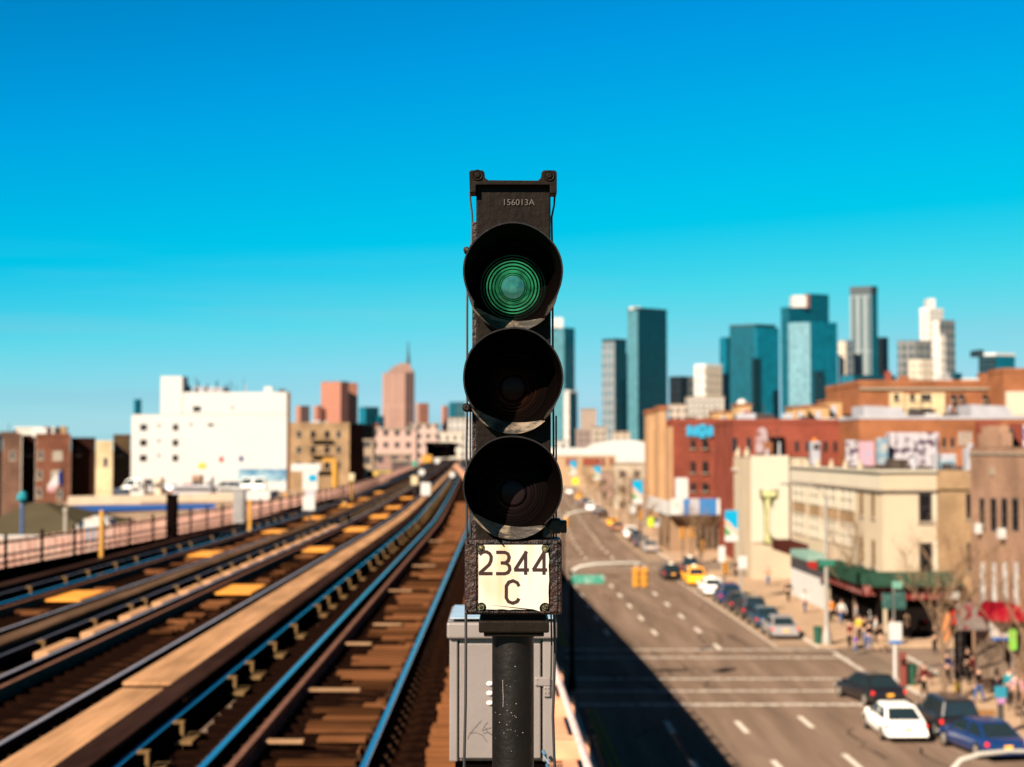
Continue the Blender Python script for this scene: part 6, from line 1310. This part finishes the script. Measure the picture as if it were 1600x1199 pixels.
# ------------------------------------------------------------------ things standing on the viaduct
def vpost(name, label, cat, px, py0, py1, Y, w_px, mt, extra=None, group=None, bz=None):
    x = gx(px, Y); hw = w_px / 2 / F * Y; z0_ = gz(py1, Y); t = thing(name, label, cat, (x, Y, z0_), 0, group)
    MB().box(x - hw, x + hw, Y - hw, Y + hw, z0_, gz(py0, Y)).build('casing' if w_px > 9 else 'pole', mt, t, bevel=hw * .2)
    if w_px > 9: MB().box(x - hw * 1.1, x + hw * 1.1, Y - hw * 1.1, Y + hw * 1.1, gz(py0, Y) + .002, gz(py0, Y) + .05).build('lid', mt, t); MB().box(x - hw * .6, x + hw * .6, Y - hw - .02, Y - hw + .001, z0_ + .25 * (gz(py0, Y) - z0_), z0_ + .8 * (gz(py0, Y) - z0_)).build('door', mt, t)
    else: MB().ball((x, Y, z0_ + .06), .10).build('foot', mt, t)
    return t
m_yp = M('yellow_post_paint', (.70, .32, .02), .5, var=.1)
vpost('relay_case', 'tall black relay case on the left fence of the viaduct', 'relay case', 270, 775, 842, 52, 16, m_girder); vpost('relay_case', 'tall grey relay case right of the black one on left fence', 'relay case', 375, 766, 822, 60, 18, M('case_grey', (.36, .33, .31), .6, var=.12, scale=3))
vpost('marker_post', 'yellow marker post nearest on the left fence', 'marker post', 160, 798, 880, 41, 6, m_yp, group='yellow marker posts'); vpost('marker_post', 'yellow marker post right of the grey relay case', 'marker post', 391, 782, 832, 58, 5.5, m_yp, group='yellow marker posts'); vpost('marker_post', 'yellow marker post left of the white sign frame', 'marker post', 447, 770, 785, 78, 5, m_yp, group='yellow marker posts')
t = thing('yellow_gantry', 'yellow bent arm post rising behind the left fence', 'gantry', (gx(521, 95), 95, RAILZ)); MB().tube([(gx(524, 95), 95, gz(790, 95)), (gx(524, 95), 95, gz(722, 95))], .20, 8).build('post', m_yp, t); MB().box(gx(505, 95), gx(526, 95), 94.8, 95.2, gz(722, 95), gz(716, 95)).build('arm', m_yp, t)
Yq = 62; t = thing('sign_frame', 'white T shaped sign frame with blue patch over a white box', 'sign', (gx(485, Yq), Yq, RAILZ)); sq = lambda px, py: (gx(px, Yq), gz(py, Yq))
MB().box(sq(455, 0)[0], sq(501, 0)[0], Yq, Yq + .1, sq(0, 737)[1], sq(0, 725)[1]).build('top_panel', m_white, t, bevel=.02); MB().box(sq(473, 0)[0], sq(497, 0)[0], Yq + .01, Yq + .09, sq(0, 766)[1], sq(0, 737.2)[1]).build('centre_panel', m_white, t); MB().box(sq(483, 0)[0], sq(494, 0)[0], Yq - .01, Yq + .005, sq(0, 752)[1], sq(0, 742)[1]).build('blue_patch', m_bb, t)
MB().box(sq(477, 0)[0], sq(493, 0)[0], Yq + .02, Yq + .08, sq(0, 776)[1], sq(0, 766.2)[1]).build('grey_panel', m_slab, t); MB().box(sq(474, 0)[0], sq(493, 0)[0], Yq - .05, Yq + .15, sq(0, 798)[1], sq(0, 776.2)[1]).build('white_box', m_white, t, bevel=.02); MB().tube([(sq(484, 0)[0], Yq + .05, RAILZ - .2), (sq(484, 0)[0], Yq + .05, sq(0, 798)[1])], .05, 6).build('leg', m_framed, t)
for i, (px, py, Y, w_, h_, mt, lb) in enumerate(((665.5, 764.5, 92, 15, 20, m_white, 'white rectangular marker between the tracks before the curve'), (648, 751, 105, 11, 14, M('cream_disc', (.75, .58, .34), .6), 'cream marker left of the white rectangular one'), (659, 738, 130, 10, 11, m_white, 'white disc marker above the cream marker'), (683, 720, 190, 9, 9, m_white, 'farthest white disc marker on the curve'), (706.5, 742, 150, 9, 10, m_white, 'white disc marker near the boardwalk end'), (648, 725, 150, 9, 8, M('aspect_green', (.02, .35, .22), .5), 'small green aspect marker on the curve'),
                                           (667, 717, 210, 16, 12, m_yp, 'yellow machinery marker by the station canopy'), (539, 788, 78, 7, 7, m_yp, 'small yellow marker low beside the left track'), (550, 746, 92, 9, 12, M('cream_disc', (.75, .58, .34)), 'pale signal head on a yellow post beyond the fence'))):
    x, z = gx(px, Y), gz(py, Y); hw, hh = w_ / 2 / F * Y, h_ / 2 / F * Y; t = thing('track_marker', lb, 'track marker', (x, Y, RAILZ - .15))
    MB().tube([(x, Y, RAILZ - .2), (x, Y, z - hh + .02)], .045, 6).build('post', m_yp if 'yellow post' in lb else m_framed, t)
    if 'disc' in lb or 'aspect' in lb: MB().lathe([(0, -.05), (hw, -.05), (hw, .05), (0, .05)], (x, Y, z), 16).build('disc', mt, t)
    else: MB().box(x - hw, x + hw, Y - .12, Y + .12, z - hh, z + hh).build('plate', mt, t, bevel=.03)
v = thing('station_canopy', 'dark distant station canopy where the railway curves away', 'station', (gx(682, 430), 430, RAILZ)); MB().box(gx(664, 430), gx(702, 430), 430, 520, gz(697, 430), gz(691, 430)).build('roof', m_dark, v); MB().box(gx(667, 430), gx(694, 430), 432, 518, RAILZ + .5, gz(697, 430) - .02).build('wall', m_girder, v)
for k in range(2): MB().box(gx(666 + k * 32, 430), gx(668 + k * 32, 430), 430.2, 430.8, RAILZ, gz(697, 430) - .02).build('post', m_girder, v)

# ------------------------------------------------------------------ near right pavement clutter
YR = 76
x0_, x1_ = gx(1488, YR + 4), gx(1545, YR + 2)
t = thing('news_stand', 'street stall with grey white lettered panel, red awning and slatted side', 'market stall', (gx(1540, YR), YR, .13))
ms_ = M('lettered_panel', (.60, .52, .46), .7, col2=(.25, .16, .12), thr=(.55, .62), scale=3, stretch=(1, 1, 2))
def rp(px, py, Y=YR): v_ = P(px, py, Y); return v_
for nm, a0, a1, yt, yb, Y, mt in (('striped_sign', 1493, 1545, 942, 985, 82, M('red_grey_lettering', (.30, .25, .22), .7, col2=(.28, .03, .04), thr=(.50, .58), scale=2.6)), ('white_sign', 1545, 1577, 968, 996, 77, ms_), ('orange_door', 1467, 1481, 958, 1003, 90, M('door_orange', (.75, .30, .12), .7)), ('red_strip', 1485, 1495, 955, 976, 84, CL['red']), ('slatted_side', 1522, 1575, 1000, 1060, 79, M('slatted_brown', (.17, .11, .075), .8, col2=(.32, .24, .18), thr=(.46, .56), scale=4, stretch=(6, 6, .3)))):
    MB().box(gx(a0, Y), gx(a1, Y), Y, Y + .25, gz(yb, Y), gz(yt, Y)).build(nm, mt, t)
MB().hexa([(gx(1541, 77), 76.2, gz(968, 77)), (gx(1625, 77), 76.2, gz(972, 77)), (gx(1625, 77), 79, gz(972, 77)), (gx(1541, 77), 79, gz(968, 77))], [(gx(1552, 77), 77.5, gz(946, 77)), (gx(1625, 77), 77.5, gz(950, 77)), (gx(1625, 77), 79, gz(948, 77)), (gx(1552, 77), 79, gz(945, 77))]).build('red_awning', M('awning_red', (.42, .015, .03), .7, var=.1), t)
MB().box(gx(1495, 86), gx(1640, 86), 86, 87, .13, gz(985, 86)).build('interior_shade', m_dark, t); MB().box(gx(1545, 77), gx(1577, 77), 76.9, 77.0 - .01, gz(1000, 77), gz(996.5, 77)).build('blue_edge', MATS['stripe_blue'], t)  # near-black block coloured as the shade behind the stall
for px in (1495, 1545, 1577): MB().box(gx(px, 80), gx(px, 80) + .1, 80, 80.1, .13, gz(985, 80)).build('post', m_framed, t)
sign('shop_sign', 'bright green vertical sign at the right picture edge', 'sign', 1583, 1100, .13, [(-.2, .2, 2.6, 3.6, M('lime_green', (.22, .60, .05), .6), 'green_panel')], .04)
sign('parking_sign', 'small turquoise and pink sign on a thick dark post behind navy sedan', 'sign', 1564, 1150, .13, [(-.30, .22, 1.65, 2.15, M('turquoise_sign', (.02, .28, .38), .5), 'turquoise_panel'), (-.18, .14, 1.40, 1.64, M('pink_sign', (.55, .25, .50), .6), 'pink_panel')], .14, pm=m_framed)
t = thing('stair_railing', 'dark metal railing round the pavement stairs at lower right', 'railing', G(1460, 1085, .13)); rm = m_framed
rr = [G(1440, 1075, .13), G(1500, 1058, .13), G(1540, 1078, .13), G(1620, 1150, .13)]
for dz in (.95, .5): MB().tube([p_ + Vector((0, 0, dz)) for p_ in rr], .035, 6).build('rail', rm, t)
for a_, b__ in zip(rr, rr[1:]):
    for k in range(4): p_ = a_.lerp(b__, k / 4); MB().tube([p_, p_ + Vector((0, 0, .95))], .03, 6).build('railing_post', rm, t)
t = thing('barrier', 'low orange brown barrier rail beside the charcoal car', 'barrier', G(1538, 1140, .13)); q0, q1 = G(1520, 1132, .13), G(1562, 1136, .13)
MB().box(q0.x, q1.x, q0.y, q0.y + .06, .55, .75).build('rail', M('barrier_orange', (.40, .18, .06), .8), t)
for k in range(6): x = q0.x + (q1.x - q0.x) * k / 5; MB().box(x - .03, x + .03, q0.y + .061, q0.y + .1, .13, .75).build('slat', MATS['barrier_orange'], t)

# ------------------------------------------------------------------ roof clutter: parts of the buildings that carry it
def clutter(parent, px0, px1, Y, zr, n, seed, dy=4):
    rnd = random.Random(seed)
    for k in range(n):
        px = rnd.uniform(px0, px1); y = Y + rnd.uniform(.6, dy); x = gx(px, y); kd = rnd.choice(['vent_pipe', 'chimney', 'vent_box', 'antenna', 'vent_box'])
        if kd == 'vent_pipe': MB().tube([(x, y, zr), (x, y, zr + rnd.uniform(.8, 1.6))], rnd.uniform(.1, .2), 8).build(kd, rnd.choice([m_slab, m_framed]), parent)
        elif kd == 'antenna': MB().tube([(x, y, zr), (x, y, zr + rnd.uniform(1.5, 3))], .05, 5).build(kd, m_framed, parent)
        elif kd == 'chimney': w_ = rnd.uniform(.35, .6); MB().box(x - w_, x + w_, y, y + w_ * 1.6, zr, zr + rnd.uniform(1, 1.8)).build(kd, rnd.choice([m_redb, m_orb, m_tanb]), parent, bevel=.05)
        else: w_ = rnd.uniform(.4, 1.1); MB().box(x - w_, x + w_, y, y + w_ * 1.4, zr, zr + rnd.uniform(.6, 1.3)).build(kd, rnd.choice([m_slab, m_white, m_framed, m_roof]), parent, bevel=.08)
def by_label(w_): return [o for o in SC.objects if o.get('label', '').startswith(w_)][0]
clutter(b4, 1055, 1145, 208, zt4, 10, 3); clutter(by_label('dark red brick terrace'), 1150, 1340, 176, gz(662, 176), 16, 4); clutter(by_label('long orange brick apartment'), 1350, 1565, 190, gz(602, 190), 14, 5)
clutter(by_label('long low orange brown'), 1430, 1510, 165, gz(655, 165), 8, 6); clutter(b2, 1385, 1500, 109, zt2, 6, 21, 6); clutter(b3, 1176, 1230, 151, gz(716, Y3), 5, 9); clutter(b1, 1540, 1600, 84, zt1, 5, 10)
clutter(by_label('large white six'), 292, 440, 271, gz(613, 270), 12, 11, 6); clutter(by_label('tan brick apartments'), 458, 540, 331, gz(665, 330), 9, 12); clutter(by_label('red brick house'), 60, 108, 233, gz(683, 232), 5, 13); clutter(by_label('leftmost brown'), 6, 32, 233, gz(682, 232), 3, 14)
clutter(by_label('long pink low'), 585, 648, 421, gz(672, 420), 8, 15); clutter(by_label('single storey corner'), 1060, 1150, 191, gz(796, 190), 8, 16)
for a in (('person in black coat at the stall, under the red awning', 1531, 1062, 'black', 'black', 2.0, 0), ('person in maroon coat at the stall beside the slatted side', 1520, 1072, 'maroon', 'black', -1.2, 1), ('person in black hooded top right of the slatted side', 1546, 1070, 'black', 'black', 2.8, 0), ('person in navy jacket near the stair rail', 1480, 1070, 'navy', 'black', 1.0, 1),
          ('person in grey coat at the right edge behind the pink top', 1597, 1092, 'grey', 'black', 2.5, 0), ('person in black jacket left of the orange door', 1461, 1020, 'black', 'black', .6, 0), ('person in tan coat before the open shop front', 1418, 1000, 'tan', 'black', 2.2, 1), ('person in black coat deep in the shop entrance', 1430, 994, 'black', 'black', 2.9, 0),
          ('person in maroon jacket by the shop posters', 1382, 990, 'maroon', 'jeans', .3, 0), ('person in white top at the shop door, right of the green jacket', 1362, 988, 'white', 'black', 2.0, 1), ('person in black coat walking up the avenue pavement', 1232, 940, 'black', 'black', .1, 1), ('person in tan jacket far up the avenue pavement', 1200, 915, 'tan', 'jeans', 3.0, 1),
          ('person in black coat waiting at the far crosswalk', 1150, 902, 'black', 'black', 2.3, 0), ('person in red jacket beyond the cream side building', 1168, 898, 'red', 'black', .9, 0)): person(*a)

t = thing('street_wall', 'long pinkish white low wall with faded panels left behind the fence', 'wall', (gx(60, 96), 96, 0)); m_sw = M('faded_pink_panels', (.66, .50, .42), .8, col2=(.50, .27, .20), thr=(.50, .56), scale=.8)
MB().box(gx(-60, 96), gx(128, 96), 96, 96.3, 0, gz(840, 96)).build('wall', m_sw, t); MB().box(gx(-60, 96), gx(128, 96), 95.95, 96.35, gz(840, 96) + .002, gz(840, 96) + .12).build('coping', m_white, t)

# cracks in the asphalt
rnd = random.Random(5)
crk = MB()
for k in range(26):
    x, y = rnd.uniform(7.5, 19), rnd.uniform(58, 140); pts = [(x + c_(y), y)]; dx, dy = rnd.uniform(-.3, .3), rnd.choice([1, 1, -.2])
    for q_ in range(rnd.randint(5, 12)): pts.append((pts[-1][0] + dx + rnd.uniform(-.35, .35), pts[-1][1] + dy + rnd.uniform(-.5, .5)))
    for (xa, ya), (xb, yb) in zip(pts, pts[1:]):
        w_ = rnd.uniform(.03, .06); crk.add([(xa - w_, ya, .0032), (xa + w_, ya, .0032), (xb + w_, yb, .0032), (xb - w_, yb, .0032)], [(0, 1, 2, 3)])
struct(crk.build('road_cracks', M('tar_seal', (.045, .032, .026), .8, var=.2), recalc=False))
# vehicles on the roof deck of the long warehouse
zr_ = gz(786, 190) + .06
for lb, k, c, px, Y, rz in (('white van parked on the warehouse roof deck, leftmost', 'van', 'white', 214, 226, 1.2), ('silver car on the warehouse roof deck beside the white van', 'sedan', 'silver', 232, 224, 1.5), ('blue grey car on the roof deck before the white building', 'sedan', 'teal', 262, 228, 1.4), ('second white van on the roof deck, toward the mural', 'van', 'white', 392, 236, 1.6), ('charcoal car on the roof deck toward the mural', 'suv', 'dark', 352, 230, 1.3), ('red car on the roof deck below the yellow wall patch', 'sedan', 'red', 290, 228, 1.7)):
    car(lb, k, c, gx(px, Y), Y, rz, 'vehicles on the roof deck', zr_)
t = thing('orange_shed', 'white roofed shed with orange red front beyond the grey relay case', 'shed', (gx(400, 120), 120, 0)); sx0, sx1 = gx(380, 120), gx(421, 120)
MB().box(sx0, sx1, 120, 124, 0, gz(782, 120)).build('orange_front', CL['red'], t); MB().box(sx0 - .1, sx1 + .1, 119.8, 124.1, gz(782, 120) + .002, gz(768, 120)).build('white_fascia', m_white, t); MB().box(gx(388, 120), gx(396, 120), 119.9, 120.02, gz(800, 120), gz(786, 120)).build('dark_opening', m_dark, t)
